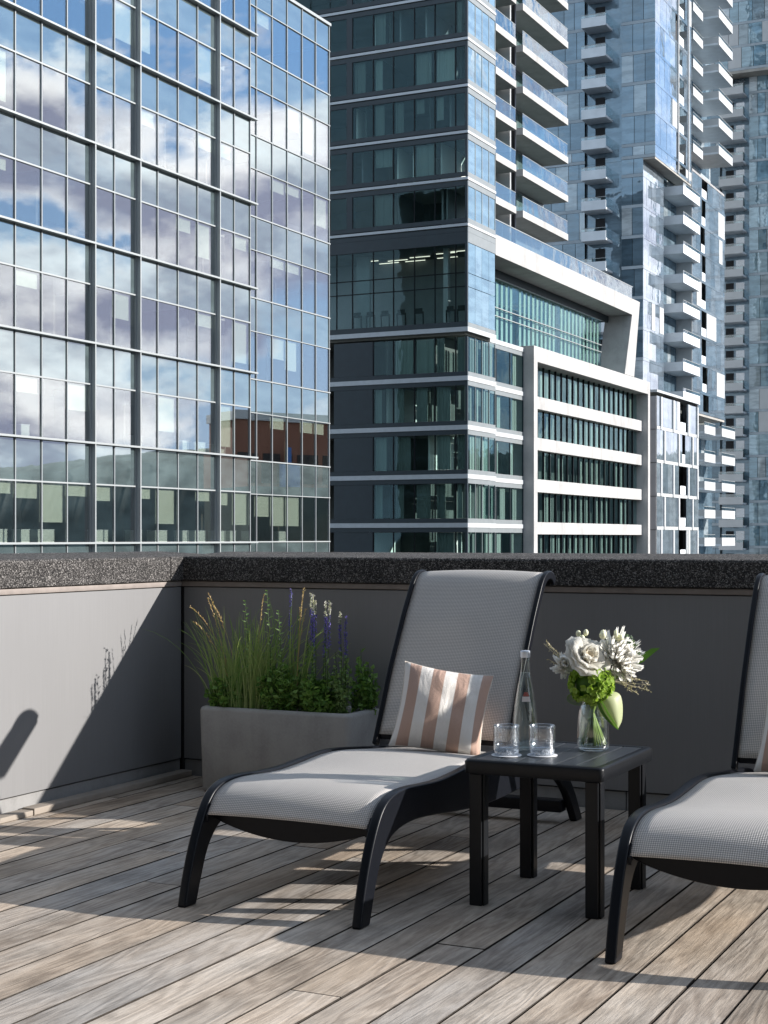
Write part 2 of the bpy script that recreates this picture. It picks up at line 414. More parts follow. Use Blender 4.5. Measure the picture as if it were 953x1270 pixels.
def wall_back():
    t = thing('parapet_wall', (0, 0, 0), 'shaded grey metal clad parapet wall behind the sun loungers and planter', 'parapet wall')
    xs = [.0, 4.6, 9.2]
    for a, b in zip(xs, xs[1:]): box(a+.012, b-.004, 0, .03, .085, .952).build('panel', M['panel'], t, bevel=.002, seg=1)
    box(-.3, 9.2, .03, .36, -.1, 1.09).build('core', M['gap'], t)
    box(-.0, 9.2, -.006, .029, .955, .982).build('flashing', M['trim'], t, bevel=.003, seg=1)
    m = MB(); m.prism([(-.022, .984), (-.022, 1.098), (-.012, 1.107), (.42, 1.127), (.42, .984)], .0, 9.2); m.build('coping', M['gravel'], t, bevel=.006)
    for a, b in ((.01, 2.32), (2.325, 4.6), (4.605, 9.2)): box(a, b, .010, .029, -.02, .079).build('base_strip', M['kerb'], t, bevel=.002, seg=1)
    box(.0, .012, .004, .029, .0, .95).build('corner_joint', M['gap'], t)
def wall_left():
    t = thing('parapet_wall', (0, -.1, 0), 'sunlit pale metal parapet wall with a diagonal shadow, left of the planter', 'parapet wall')
    ys = [-.004, -5.6, -11.2, -16.8]
    for b, a in zip(ys, ys[1:]): box(-.03, 0, a+.006, b-.003, .085, .952).build('panel', M['panel'], t, bevel=.002, seg=1)
    box(-.36, -.03, -16.8, .029, -.1, 1.09).build('core', M['gap'], t)
    box(-.029, .006, -16.8, -.008, .955, .982).build('flashing', M['trim'], t, bevel=.003, seg=1)
    for a, b in ((-.13, -.001), (-16.8, -.134)):
        m = MB(); m.prism([(.022, .984), (.022, 1.098), (.012, 1.107), (-.42, 1.127), (-.42, .984)], a if a > -1 else a, b if a < -1 else .42, 'y')
        m.build('coping', M['gravel'], t, bevel=.006)
    box(-.029, -.010, -16.8, -.004, -.02, .079).build('base_strip', M['kerb'], t, bevel=.002, seg=1)
wall_back(); wall_left()
def strip_piece(y0, y1, z, label):
    m = box(.006, .075, y0, y1, .002, z); tag(m.build('timber_strip', M['strip'], bevel=.003, seg=1), label, 'timber strip', 'timber strips along the wall foot')
strip_piece(-1.255, -.02, .032, 'narrow timber strip at the wall foot running into the shaded corner')
strip_piece(-4.5, -1.262, .026, 'narrow timber strip at the sunlit wall foot, nearer piece cut by the picture edge')

# ------------------------------------------------------------------ planter and plants
def planter():
    x0, x1, y0, y1 = .362, 1.165, -.405, -.075
    t = thing('planter', ((x0+x1)/2, (y0+y1)/2, 0), 'grey rectangular concrete trough planter full of grasses in the deck corner', 'planter')
    m = MB(); n = len(m.v)
    def ring(dx, z, r=.035):
        out = []
        for cx, cy, a0 in ((x1-r-dx, y1-r-dx, 0), (x0+r+dx, y1-r-dx, 90), (x0+r+dx, y0+r+dx, 180), (x1-r-dx, y0+r+dx, 270)):
            for k in range(6): a = rad(a0+k*18); out.append((cx+r*math.cos(a), cy+r*math.sin(a), z))
        return out
    rings = [ring(.03, .0), ring(.012, .006), ring(.004, .02), ring(.0, .2), ring(-.004, .385), ring(.0, .398), ring(.012, .405), ring(.032, .403), ring(.042, .392), ring(.045, .32)]
    for rg in rings: m.v += [Vector(p) for p in rg]
    K = 24
    for i in range(len(rings)-1):
        for k in range(K): a = i*K+k; b = i*K+(k+1) % K; m.f.append((a, b, b+K, a+K))
    m.build('trough', M['planter'], t, smooth=True)
    box(x0+.05, x1-.05, y0+.05, y1-.05, .3, .365).build('soil', M['soil'], t)
planter()
def blade(m, base, dirv, L, w, bend=.5, n=7, seed=None):
    d = Vector(dirv); pts = []; ws = []
    for i in range(n+1):
        s = i/n; pts.append(Vector(base) + Vector((d.x, d.y, 0))*L*(s*.35+s*s*bend) + Vector((0, 0, 1))*L*(s-.33*bend*s**3)); ws.append(w*(1-s)**.6+.0003)
    m.strip(pts, ws); return pts
def leaf(m, p, d, up, L, W):
    """folded four-face leaf"""
    d = Vector(d).normalized(); s = d.cross(Vector(up)); s = s.normalized() if s.length > 1e-3 else Vector((1, 0, 0)); u = s.cross(d)
    p = Vector(p); n = len(m.v)
    m.v += [p, p+d*L*.45+s*W+u*W*.3, p+d*L, p+d*L*.45-s*W+u*W*.3, p+d*L*.5-u*W*.15]
    m.f += [(n, n+1, n+4), (n+1, n+2, n+4), (n+2, n+3, n+4), (n+3, n, n+4)]
def rv(z=0): return Vector((R.uniform(-1, 1), R.uniform(-1, 1), R.uniform(-1, 1)+z)).normalized()
def grass_plant(x, y, n, Lr, label, spread, heads, sr):
    t = thing('ornamental_grass', (x, y, .36), label, 'ornamental grass', 'plants in the trough planter')
    m = MB(); hd = MB()
    for i in range(n):
        a = R.uniform(0, 6.28); r = R.random()**.5*sr
        pts = blade(m, (x+r*math.cos(a)*1.4, y+r*math.sin(a)*.7, .365), (R.gauss(0, spread)+math.cos(a)*.18, R.gauss(0, spread*.6), 0), R.uniform(*Lr), R.uniform(.0014, .0030), R.uniform(.15, .85), 8)
    m.build('blades', M['grass'], t)
    for i in range(heads):
        a = R.uniform(-1, 1)
        pts = blade(hd, (x+a*.05, y+R.uniform(-.03, .03), .38), (a*.35-.12, R.uniform(-.2, .2), 0), R.uniform(Lr[1]*.88, Lr[1]*1.12), .0013, R.uniform(.2, .6), 9)
        for p, q in zip(pts[6:], pts[7:]):
            for k in range(9):
                leaf(hd, p.lerp(q, k/9), rv(.2)*.6+(q-p).normalized(), rv(), R.uniform(.008, .018), .003)
    if heads: hd.build('seed_heads', M['straw'], t)
grass_plant(.55, -.30, 380, (.26, .56), 'tall pale grass clump with straw seed heads, at the left end of the trough planter', .24, 6, .12)
grass_plant(.80, -.30, 30, (.36, .66), 'few thin arching grass stems rising in the middle of the planter', .22, 3, .05)
def herb(x, y, rx, ry, h, n, label, mat='herb', sz=(.020, .038)):
    t = thing('leafy_herb', (x, y, .36), label, 'herb', 'plants in the trough planter')
    m = MB(); st = MB()
    for i in range(n//14):
        a = R.uniform(0, 6.28); r = R.random()**.5; top = Vector((x+rx*r*math.cos(a), y+ry*r*math.sin(a), .36+h*R.uniform(.55, 1.1)*(1-.35*r*r)))
        b = Vector((x+.5*rx*r*math.cos(a), y+.5*ry*r*math.sin(a), .36)); st.tube([b, b.lerp(top, .5)+rv()*.01, top], .0013, 4, False)
        for k in range(14):
            s = .15+.85*(k/14)**.8; p = b.lerp(top, s)
            d = rv(.15); leaf(m, p, d, rv(1.2), R.uniform(*sz), R.uniform(*sz)*.42)
    m.build('foliage', M[mat], t); st.build('stems', M['stem'], t)
herb(.48, -.33, .11, .08, .19, 1100, 'low dark leafy herb at the left end of the trough, beneath the tall grass')
herb(.76, -.32, .13, .09, .25, 1500, 'bushy dark green herb in the middle of the trough, beside the grass clump')
herb(.84, -.26, .05, .05, .42, 220, 'taller pale leafed herb rising above the dark herbs in mid trough', 'herb2', (.016, .028))
herb(.97, -.31, .12, .09, .22, 1300, 'dark leafy herb at the foot of the purple flower spikes')
herb(1.075, -.31, .055, .05, .34, 330, 'upright small leafed herb at the right front corner of the trough', 'herb2', (.014, .026))
herb(1.12, -.18, .06, .08, .30, 420, 'dark herb at the right rear of the trough, partly behind the lounger back')
def leafy_stem(x, y, h, label):
    t = thing('leafy_plant', (x, y, .36), label, 'plant', 'plants in the trough planter')
    b = Vector((x, y, .365)); tp = Vector((x+R.uniform(-.05, .03), y-.03, h)); mid = b.lerp(tp, .5)+Vector((.015, 0, 0))
    MB().tube([b, mid, tp], [.002, .0018, .001], 5).build('stem', M['stem'], t); m = MB()
    for k in range(24):
        q = .3+.7*k/23; a = k*2.4; leaf(m, b.lerp(mid, q*2) if q < .5 else mid.lerp(tp, q*2-1), (math.cos(a), math.sin(a), .45), (0, 0, 1), R.uniform(.028, .045)*(1.1-.5*q), .008)
    m.build('leaves', M['herb2'], t)
leafy_stem(.60, -.35, .90, 'tall leafy stem rising in front of the pale grass clump, the left one')
leafy_stem(.70, -.33, .95, 'tall leafy stem rising at the right edge of the pale grass clump')
leafy_stem(.78, -.36, .86, 'tall leafy stem at the planter front between the grass and the purple spikes')
def salvia():
    tips = [(.80, .95), (.885, .93), (.915, .925), (.955, .90), (1.0, .895), (1.03, .90), (1.06, .85), (.90, .80), (.98, .82), (1.09, .83)]
    for i, (x, z) in enumerate(tips):
        lab = 'leftmost, tallest purple salvia spike in the planter' if i == 0 else 'rightmost purple salvia spike in the planter, nearest the lounger back' if i == 9 else 'purple salvia spike inside the row between the grass and the lounger back'
        t = thing('purple_salvia', (x, -.22, .36), lab, 'flower', 'purple salvia spikes in the planter')
        y = -.29+R.uniform(-.06, .06); z += .01; b = Vector((x+R.uniform(-.02, .02), y, .37)); tp = Vector((x, y, z))
        s = MB(); s.tube([b, b.lerp(tp, .5)+Vector((R.uniform(-.008, .008), 0, 0)), tp], [.0026, .0022, .0014], 5); L = MB()
        for k in range(26):
            q = R.uniform(.1, .6); leaf(L, b.lerp(tp, q), rv(.1), (0, 0, 1), R.uniform(.018, .034), .005)
        s.build('stem', M['stem'], t); L.build('leaves', M['herb2'], t)
        f = MB(); g = MB(); top_bud = R.random() < .2
        for k in range(120):
            q = R.uniform(.60, 1.0); tgt = g if (top_bud and q > .88) else f
            p = b.lerp(tp, q)+Vector((R.uniform(-1, 1), R.uniform(-1, 1), 0))*.005*(1.35-q); leaf(tgt, p, rv(.4), rv(), R.uniform(.008, .013), .0036)
        f.build('florets', M['purple'], t)
        if g.f: g.build('buds', M['bud'], t)
salvia()

# ------------------------------------------------------------------ sun loungers
TOP = [(-2.365, 0), (-2.347, .07), (-2.320, .15), (-2.287, .225), (-2.247, .295), (-2.204, .345), (-2.155, .372), (-2.09, .385), (-2.0, .387), (-1.88, .380), (-1.75, .376), (-1.6, .383), (-1.45, .392), (-1.32, .390), (-1.18, .378), (-1.03, .362), (-.9, .350), (-.72, .335), (-.58, .30), (-.46, .22), (-.36, .12), (-.27, .0)]
BOT = [(-.35, 0), (-.43, .10), (-.52, .18), (-.64, .232), (-.80, .245), (-1.05, .232), (-1.35, .228), (-1.6, .243), (-1.80, .262), (-1.97, .272), (-2.09, .262), (-2.165, .235), (-2.225, .175), (-2.265, .09), (-2.298, 0)]
BACK = [(-1.02, .372), (-.985, .44), (-.93, .55), (-.875, .66), (-.81, .77), (-.745, .88), (-.69, .96), (-.65, 1.015), (-.610, 1.046), (-.565, 1.056), (-.528, 1.046), (-.500, 1.022)]
def sling_mesh(prof, x0, x1, nx, sag):
    m = MB(); L = [0]
    for a, b in zip(prof, prof[1:]): L.append(L[-1]+math.hypot(b[0]-a[0], b[1]-a[1]))
    m.uv = []
    for i, (y, z) in enumerate(prof):
        a = prof[max(i-1, 0)]; b = prof[min(i+1, len(prof)-1)]; ty, tz = b[0]-a[0], b[1]-a[1]; l = math.hypot(ty, tz)
        for j in range(nx+1):
            s = j/nx; k = sag*4*s*(1-s); x = x0+(x1-x0)*s
            m.v.append(Vector((x, y+tz/l*k, z-ty/l*k))); m.uv.append((x, L[i]))
    for i in range(len(prof)-1):
        for j in range(nx): a = i*(nx+1)+j; m.f.append((a, a+1, a+nx+2, a+nx+1))
    return m
def smooth_prof(p, n=3):
    out = []
    for i in range(len(p)-1):
        p0, p1, p2, p3 = p[max(i-1, 0)], p[i], p[i+1], p[min(i+2, len(p)-1)]
        for k in range(n):
            t = k/n
            out.append(tuple(.5*(2*b+(c-a)*t+(2*a-5*b+4*c-d)*t*t+(3*b-a-3*c+d)*t**3) for a, b, c, d in zip(p0, p1, p2, p3)))
    return out+[p[-1]]
def lounger():
    X0, X1 = 1.548, 2.218; w = .034
    t = thing('sun_lounger', ((X0+X1)/2, -1.35, 0), 'grey mesh sun lounger with black frame standing between the planter and the side table', 'sun lounger', 'grey mesh sun loungers on the deck')
    prof = smooth_prof(TOP)+smooth_prof(BOT)
    for a in (X0, X1-w): MB().prism(prof, a, a+w).build('side_frame', M['black'], t, bevel=.007, seg=2)
    for a in (X0+w+.001, X1-w-.011):      # sling channel lip inside each rail
        MB().prism(smooth_prof([(y, z-.012) for y, z in TOP[4:17]])+smooth_prof([(y, z-.035) for y, z in TOP[4:17]][::-1]), a, a+.010).build('sling_channel', M['black'], t)
    sp = smooth_prof([(y+.004, z-.010) for y, z in TOP[4:17]]); sling_mesh(sp, X0+w+.001, X1-w-.001, 14, -.012).build('seat', M['sling'], t, smooth=True, solid=.003)
    m = MB(); n = 16; a0, a1 = X0+w, X1-w                                   # bowed front apron
    up = [(a0+(a1-a0)*i/n, .298-.006) for i in range(n+1)]; lo = [(a0+(a1-a0)*i/n, (.268)-.058*math.sin(math.pi*i/n)**.8) for i in range(n, -1, -1)]
    m.prism(up+lo, -2.20, -2.165, 'y'); m.build('apron', M['black'], t, bevel=.005)
    for y, z in ((-1.86, .315), (-1.52, .325), (-1.20, .315)):
        box(X0+w, X1-w, y-.022, y+.022, z-.02, z+.012).build('crossbar', M['black'], t, bevel=.006)
    for y, z in ((-.80, .26), (-.42, .07)): box(X0+w, X1-w, y-.035, y+.035, z-.02, z+.03).build('crossbar', M['black'], t, bevel=.006)
    b0, b1 = X0+w+.004, X1-w-.004; bp = smooth_prof(BACK)
    def off(p, d):
        out = []
        for i, (y, z) in enumerate(p):
            a = p[max(i-1, 0)]; b = p[min(i+1, len(p)-1)]; ty, tz = b[0]-a[0], b[1]-a[1]; l = math.hypot(ty, tz); out.append((y+tz/l*d, z-ty/l*d))
        return out
    for a in (b0, b1-.020): MB().prism(off(bp, -.008)+off(bp, .026)[::-1], a, a+.020).build('backrest_rail', M['black'], t, bevel=.005)
    sling_mesh(off(bp[2:], .002), b0+.0205, b1-.0205, 14, -.010).build('backrest', M['sling'], t, smooth=True, solid=.003)
    for i in (2, 22): y, z = off(bp, .02)[i]; box(b0+.02, b1-.02, y-.012, y+.012, z-.014, z+.014).build('backrest_bar', M['black'], t, bevel=.005)
    y, z = off(bp, .012)[-1]; box(b0+.02, b1-.02, y-.012, y+.012, z-.010, z+.010).build('backrest_bar', M['black'], t, bevel=.005)
    for a in (b0+.03, b1-.065):                                             # prop from backrest to frame
        MB().prism([(-.80, .74), (-.765, .76), (-.55, .29), (-.585, .275)], a, a+.03).build('prop', M['black'], t, bevel=.005)
    return t
L1 = lounger(); L2 = copy_tree(L1); L2.location.x += 1.453; L2.location.y -= .03
L2['label'] = 'grey mesh sun lounger right of the side table, cut off by the right picture edge'

def cushion(name, c, yaw, lean, roll, size, label):
    t = thing(name, c, label, 'cushion', 'striped cushions on the loungers')
    m = MB(); N = 22; m.uv = []
    for side in (1, -1):
        n = len(m.v)
        for i in range(N+1):
            for j in range(N+1):
                u, v = i/N*2-1, j/N*2-1
                th = .085*((1-abs(u)**2.6)*(1-abs(v)**2.6))**.55
                pin = 1-.085*(1-abs(v)**2)*u*u; pinv = 1-.085*(1-abs(u)**2)*v*v   # edges draw in between the corners
                wr = .006*math.sin(7*u+3*v)*math.cos(5*v-2*u)*(1-u*u)*(1-v*v)
                m.v.append(Vector((u*size/2*pin, side*(-th)+wr, v*size/2*pinv))); m.uv.append(((u+1)/2, (v+1)/2))
        for i in range(N):
            for j in range(N):
                a = n+i*(N+1)+j; q = (a, a+N+1, a+N+2, a+1); m.f.append(q if side == 1 else q[::-1])
    Mx = Matrix.Translation(c) @ Matrix.Rotation(yaw, 4, 'Z') @ Matrix.Rotation(lean, 4, 'X') @ Matrix.Rotation(roll, 4, 'Y')
    m.v = [Mx @ p for p in m.v]; m.build('cover', M['cushion'], t, smooth=True)
    e = MB(); q = size/2-.001
    pts = []
    for k in range(4):
        for i in range(12):
            s = i/12*2-1; u, v = ((s, -1), (1, s), (-s, 1), (-1, -s))[k]
            pts.append(Mx @ Vector((u*q*(1-.085*(1-v*v)*u*u), .002, v*q*(1-.085*(1-u*u)*v*v))))
    e.tube(pts+[pts[0]], .0035, 6, False); e.build('piping', M['pipe'], t, smooth=True)
cushion('cushion', (1.932, -1.11, .533), rad(25), rad(-26), rad(10), .352, 'beige and white striped cushion leaning on the backrest of the lounger next to the planter')
cushion('cushion', (3.345, -1.13, .545), rad(4), rad(-18), rad(5), .36, 'striped cushion on the right lounger, only its left corner inside the picture')

# ------------------------------------------------------------------ side table and what stands on it
TZ = .480
def table():
    x0, x1, y0, y1 = 2.378, 2.852, -1.945, -1.385
    t = thing('side_table', ((x0+x1)/2, (y0+y1)/2, 0), 'low black slatted side table holding the bottle, tumblers and flowers', 'side table')
    m = MB(); w = .05
    for b in ((x0, x1, y0, y0+w), (x0, x1, y1-w, y1), (x0, x0+w, y0+w, y1-w), (x1-w, x1, y0+w, y1-w)): pass
    def rr(d, r=.018):
        out = []
        for cx, cy, a0 in ((x1-d-r, y1-d-r, 0), (x0+d+r, y1-d-r, 90), (x0+d+r, y0+d+r, 180), (x1-d-r, y0+d+r, 270)):
            for k in range(5): a = rad(a0+k*22.5); out.append((cx+r*math.cos(a), cy+r*math.sin(a)))
        return out
    rings = [(.012, TZ-.048, .018), (.001, TZ-.044, .018), (0, TZ-.008, .018), (.006, TZ, .018), (.028, TZ, .008), (.028, TZ-.012, .008)]
    for d, z, r in rings: m.v += [Vector((p[0], p[1], z)) for p in rr(d, r)]
    for i in range(len(rings)-1):
        for k in range(20): a = i*20+k; b = i*20+(k+1) % 20; m.f.append((a, b, b+20, a+20))
    m.build('rim', M['table'], t, smooth=True, autos=True)
    box(x0+.026, x1-.026, y0+.026, y1-.026, TZ-.03, TZ-.010).build('under_panel', M['table'], t)
    n = 6; xa, xb = x0+.0295, x1-.0295; w = (xb-xa)/n
    for i in range(n): box(xa+i*w+.0018, xa+(i+1)*w-.0018, y0+.030, y1-.030, TZ-.009, TZ-.0012).build('slat', M['slat'], t, bevel=.0015, seg=1)
    for cx in (2.417, 2.813):
        for cy in (-1.893, -1.437):
            lg = MB(); s = .028
            # angle-section leg with a recessed outer cheek, slightly tapered
            for (z0, z1, a) in ((0, TZ-.049, 1),): lg.box(cx-s, cx+s*.55, cy-s, cy+s, z0, z1)
            lg.box(cx+s*.55, cx+s*.8, cy-s+.008, cy+s-.008, 0, TZ-.049)
            lg.build('leg', M['table'], t, bevel=.004)
table()
def bottle(x, y):
    t = thing('water_bottle', (x, y, TZ), 'tall clear glass water bottle with white cap standing behind the tumblers', 'bottle')
    pr = [(.0, .0), (.036, .0), (.0415, .004), (.0425, .02), (.0425, .07), (.041, .105), (.037, .145), (.030, .19), (.023, .228), (.0175, .258), (.0145, .285), (.0138, .305), (.0152, .308), (.0152, .314), (.0136, .318)]
    pr = [(r, z-.0) for r, z in pr]
    MB().lathe(pr, (x, y, TZ), 40).build('glass', M['bottle'], t, smooth=True)
    MB().lathe([(max(r-.0035, 0), z+.004) for r, z in pr[:-5]]+[(0, .258)], (x, y, TZ), 32).build('water', M['water'], t, smooth=True)
    MB().lathe([(.0147, .312), (.0165, .313), (.0165, .332), (.0155, .336), (0, .3365)], (x, y, TZ), 32, lambda i, a: 1+.02*math.cos(18*a) if 1 <= i <= 2 else 1).build('cap', M['cap'], t, smooth=True, autos=True)
    lm = MB(); lr = MB()
    a0 = math.atan2(-FWD.y, -FWD.x)
    for mb, z0, z1, hw in ((lm, .165, .182, .42), (lr, .183, .197, .38)):
        def fn(u, v):
            z = z0+(z1-z0)*v; r = .0372+(.0228-.0372)*(z-.145)/(.23-.145)+.0009; a = a0+hw*(u*2-1)*(1 if mb is lm else .9-.35*v)
            return (x+r*math.cos(a), y+r*math.sin(a), TZ+z)
        mb.grid(fn, 8, 2)
    lm.build('label_band', M['label'], t, smooth=True); lr.build('label_crest', M['labelred'], t, smooth=True)
bottle(2.476, -1.636)
def tumbler(x, y, lab, lab2):
    c = thing('coaster', (x, y, TZ), lab2, 'coaster', 'white paper coasters on the side table')
    MB().lathe([(0, 0), (.050, 0), (.0505, .0012), (.050, .0022), (0, .0022)], (x, y, TZ), 40).build('disc', M['paper'], c)
    t = thing('tumbler', (x, y, TZ+.0024), lab, 'glass', 'cut glass tumblers on the side table')
    cut = lambda i, a: (1+.022*abs(math.cos(12*a))-.011) if 1 <= i <= 7 else 1
    pr = [(0, 0), (.036, 0), (.040, .003), (.041, .008), (.0395, .011), (.042, .016), (.0425, .035), (.0435, .068), (.0437, .088), (.0437, .096), (.0427, .0975), (.0415, .096), (.0412, .06), (.040, .026), (.036, .0215), (0, .0205)]
    MB().lathe(pr, (x, y, TZ+.0026), 96, cut).build('body', M['tumbler'], t, smooth=True)
    MB().lathe([(0, .002), (.034, .002), (.038, .006), (.0375, .016), (.034, .0195), (0, .0198)], (x, y, TZ+.0026), 48, lambda i, a: 1+.03*math.cos(24*a)).build('base', M['tbase'], t, smooth=True)
tumbler(2.474, -1.803, 'empty ribbed glass tumbler on a coaster, in front of the bottle, nearer the striped cushion', 'white paper coaster under the tumbler nearer the striped cushion')
tumbler(2.580, -1.752, 'empty ribbed glass tumbler on a coaster, nearer the flower vase', 'white paper coaster under the tumbler nearer the flower vase')

VX, VY = 2.690, -1.552
def W(dx, h, toward=0):       # dx metres to the right as seen from the chairs' front, h above the table, toward the front
    return Vector((VX, VY, TZ))+RGT*dx-FWD*toward+Vector((0, 0, h))
def bouquet():
    t = thing('vase', (VX, VY, TZ), 'clear glass jar vase half full of water on the black side table', 'vase')
    pr = [(0, 0), (.044, 0), (.0525, .005), (.0545, .016), (.0545, .055), (.053, .10), (.049, .13), (.042, .152), (.0375, .162), (.037, .170), (.040, .176)]
    MB().lathe(pr+[(.037, .175), (.0345, .165), (.039, .152), (.046, .13), (.050, .1), (.0515, .05), (.050, .018), (.042, .012), (0, .011)], (VX, VY, TZ), 48).build('jar', M['vase'], t, smooth=True)
    MB().lathe([(0, .0125), (.041, .0135), (.049, .019), (.0505, .05), (.049, .1), (.0478, .112), (0, .112)], (VX, VY, TZ), 40).build('water', M['water'], t, smooth=True)
    def stems(par, heads, seed, n=3, mat='cutstem'):
        m = MB()
        for h in heads:
            for k in range(n):
                a = R.uniform(-.6, 3.75)+3.14*(k % 2); foot = Vector((VX+.043*math.cos(a), VY+.043*math.sin(a), TZ+.02)); nk = Vector((VX-.015*math.cos(a), VY-.015*math.sin(a), TZ+.165))
                m.tube([foot, foot.lerp(nk, .5), nk, nk.lerp(h, .6)+Vector((0, 0, .008)), h], R.uniform(.002, .0032), 6)
        m.build('stem', M[mat], par, smooth=True)
    def petal(m, c, d, up, L, Wd, cup=.35, n=4):
        d = Vector(d).normalized(); u = Vector(up); s = d.cross(u).normalized(); u = s.cross(d).normalized()
        def fn(a, b):
            k = math.sin(math.pi*min(.96, .12+.78*a))**.7; x = (b*2-1)
            return Vector(c)+d*L*a+s*Wd*k*x+u*L*cup*(a*a*.7+x*x*.25*a)
        m.grid(fn, n, 3)
    def fl(name, c, lab, cat='flower'):
        o = thing(name, c, lab, cat, 'cut flowers and greenery in the vase'); stems(o, [Vector(c)], 1); return o
    # blush white rose
    c = W(-.030, .318, .060); o = fl('white_rose', c, 'large blush white rose with ruffled petals, at the left of the bouquet'); view = (-FWD*.72+RGT*.42+Vector((0, 0, .62))).normalized(); tv = view.orthogonal().normalized(); bv = view.cross(tv)
    for lay, (n, r, mt, op) in enumerate(((4, .022, 'blush', .30), (6, .035, 'blush', .55), (8, .049, 'petal', .80), (10, .060, 'petal', .95), (11, .067, 'petal', 1.5), (10, .071, 'petal', 2.3))):
        m = MB()
        for k in range(n):
            a = 6.283*(k+.5*lay+R.uniform(-.2, .2))/n; ra = tv*math.cos(a)+bv*math.sin(a)
            petal(m, c-view*.014+ra*.003, ra*op+view*1.0, view, r*1.15*R.uniform(.88, 1.12), r*.62, .35 if lay < 3 else -.25)
        m.build('petals', M[mt], o, smooth=True, solid=.0006)
    # chrysanthemums
    for (dx, h, tw, rr, lab) in ((.084, .310, -.005, .084, 'big white chrysanthemum facing front at the right of the bouquet'), (.10, .268, .02, .040, 'smaller white chrysanthemum tucked below the big one'), (-.10, .285, .01, .044, 'loose white lily like bloom hanging at the left edge of the bouquet')):
        c = W(dx, h, tw); o = fl('white_chrysanthemum', c, lab); m = MB(); vw = (-FWD*.72+RGT*(.45 if dx > 0 else -.1)+Vector((0, 0, .55))).normalized(); tv = vw.orthogonal().normalized(); bv = vw.cross(tv)
        for k in range(300 if rr > .05 else 80):
            a = R.uniform(0, 6.283); e = R.uniform(-.5, 1.45); d = (tv*math.cos(a)+bv*math.sin(a))*math.cos(e)+vw*math.sin(e)
            petal(m, c+d*.006, d, vw, rr*R.uniform(.7, 1.02)*(1-.30*max(e, 0)), .0072, R.uniform(.3, .9), 3)
        m.build('petals', M['petal'], o, smooth=True)
    # green hydrangea ball
    c = W(-.012, .228, .045); o = fl('green_hydrangea', c, 'round lime green hydrangea head at the front above the vase neck'); m = MB()
    for k in range(340):
        d = rv(); d.z *= .9; p = c+Vector(d)*.071*R.uniform(.86, 1.04); tv = d.orthogonal().normalized(); bv = d.cross(tv)
        ph = R.uniform(0, 1.57)
        for q in range(4):
            a = ph+q*1.571; ra = tv*math.cos(a)+bv*math.sin(a); petal(m, p, ra+d*.45, d, .0145, .0075, .25, 2)
    m.build('florets', M['lime'], o, smooth=True)
    core = MB(); core.grid(lambda u, v: c+Vector((math.cos(u*6.283)*math.sin(v*3.1416), math.sin(u*6.283)*math.sin(v*3.1416), math.cos(v*3.1416)))*.055, 16, 10); core.build('core', M['leafbig'], o, smooth=True)
    # cream bud sprays
    for (dx, h, n, lab) in ((.058, .384, 11, 'spray of round cream buds above the chrysanthemum'), (-.035, .385, 5, 'small pale green bud spray above the rose')):
        c = W(dx, h-.03, .0); o = fl('bud_spray', c, lab); m = MB(); s = MB()
        for k in range(n):
            p = W(dx+R.uniform(-.032, .032), h+R.uniform(-.012, .016), R.uniform(.0, .04)); r = R.uniform(.007, .0105)
            m.grid(lambda u, v: p+Vector((math.cos(u*6.283)*math.sin(v*3.1416)*r, math.sin(u*6.283)*math.sin(v*3.1416)*r, -math.cos(v*3.1416)*r*1.3)), 10, 7); s.tube([c, p], .0012, 5)
        m.build('buds', M['budc'], o, smooth=True); s.build('stalks', M['stem'], o)
    c = W(.12, .34, 0); o = fl('eucalyptus_sprig', c, 'grey green eucalyptus sprig at the top right of the bouquet', 'sprig'); m = MB()
    for k in range(46): p = W(.118+R.uniform(-.028, .028), .352+R.uniform(-.03, .03), R.uniform(-.03, .03)); leaf(m, p, rv(.3), rv(), R.uniform(.012, .02), .007)
    m.build('leaves', M['euc'], o)
    o = fl('long_leaf', W(.10, .27, -.01), 'single long green leaf pointing out to the right of the bouquet', 'leaf'); m = MB()
    m.strip([W(.10, .27, -.01), W(.135, .29, -.01), W(.17, .312, -.005), W(.20, .335, 0), W(.225, .345, .0)], [.004, .010, .013, .010, .001], (-.2, .1, 1)); m.build('blade', M['leafbig'], o, smooth=True)
    for (x0, h0, sx, n, lab) in ((-.085, .25, -1, 5, 'wispy pale twig sticking out at the left of the bouquet'), (.10, .235, 1, 7, 'wispy pale twigs trailing out at the right of the bouquet')):
        o = fl('wispy_twig', W(x0*.6, h0), lab, 'twig'); m = MB(); b = MB()
        for k in range(n):
            e = W(x0+sx*R.uniform(.02, .10), h0+(R.uniform(-.055, .03) if sx > 0 else R.uniform(-.02, .12)), R.uniform(-.03, .03)); s = W(x0*.6, h0); mid = s.lerp(e, .5)+rv()*.01
            m.tube([s, mid, e], .0009, 4)
            for q in range(16):
                p = mid.lerp(e, R.random())+rv()*.004; leaf(b, p, rv(), rv(), R.uniform(.006, .015), .0022)
        m.build('branches', M['twig'], o); b.build('tips', M['twig'], o)
    # leaf folded back over the vase rim
    o = fl('folded_leaf', W(.03, .185, .045), 'broad pale green leaf folded down in a loop over the vase rim', 'leaf'); m = MB()
    eL = [(-.004, .192), (.004, .180), (.012, .160), (.024, .135), (.040, .112), (.058, .093), (.072, .080)]
    eR = [(.010, .200), (.054, .204), (.080, .196), (.090, .170), (.092, .135), (.088, .102), (.074, .076)]
    EL = smooth_prof(eL, 3); ER = smooth_prof(eR, 3); n = len(EL)-1
    def fn(u, v):
        i = int(round(u*n)); a, b = EL[i], ER[i]; w = v
        return W(a[0]+(b[0]-a[0])*w, a[1]+(b[1]-a[1])*w, .074+.022*math.sin(math.pi*w)*math.sin(math.pi*u)**.5-.02*w)
    m.grid(fn, n, 6); m.build('blade', M['leafpale'], o, smooth=True)
    b = MB()
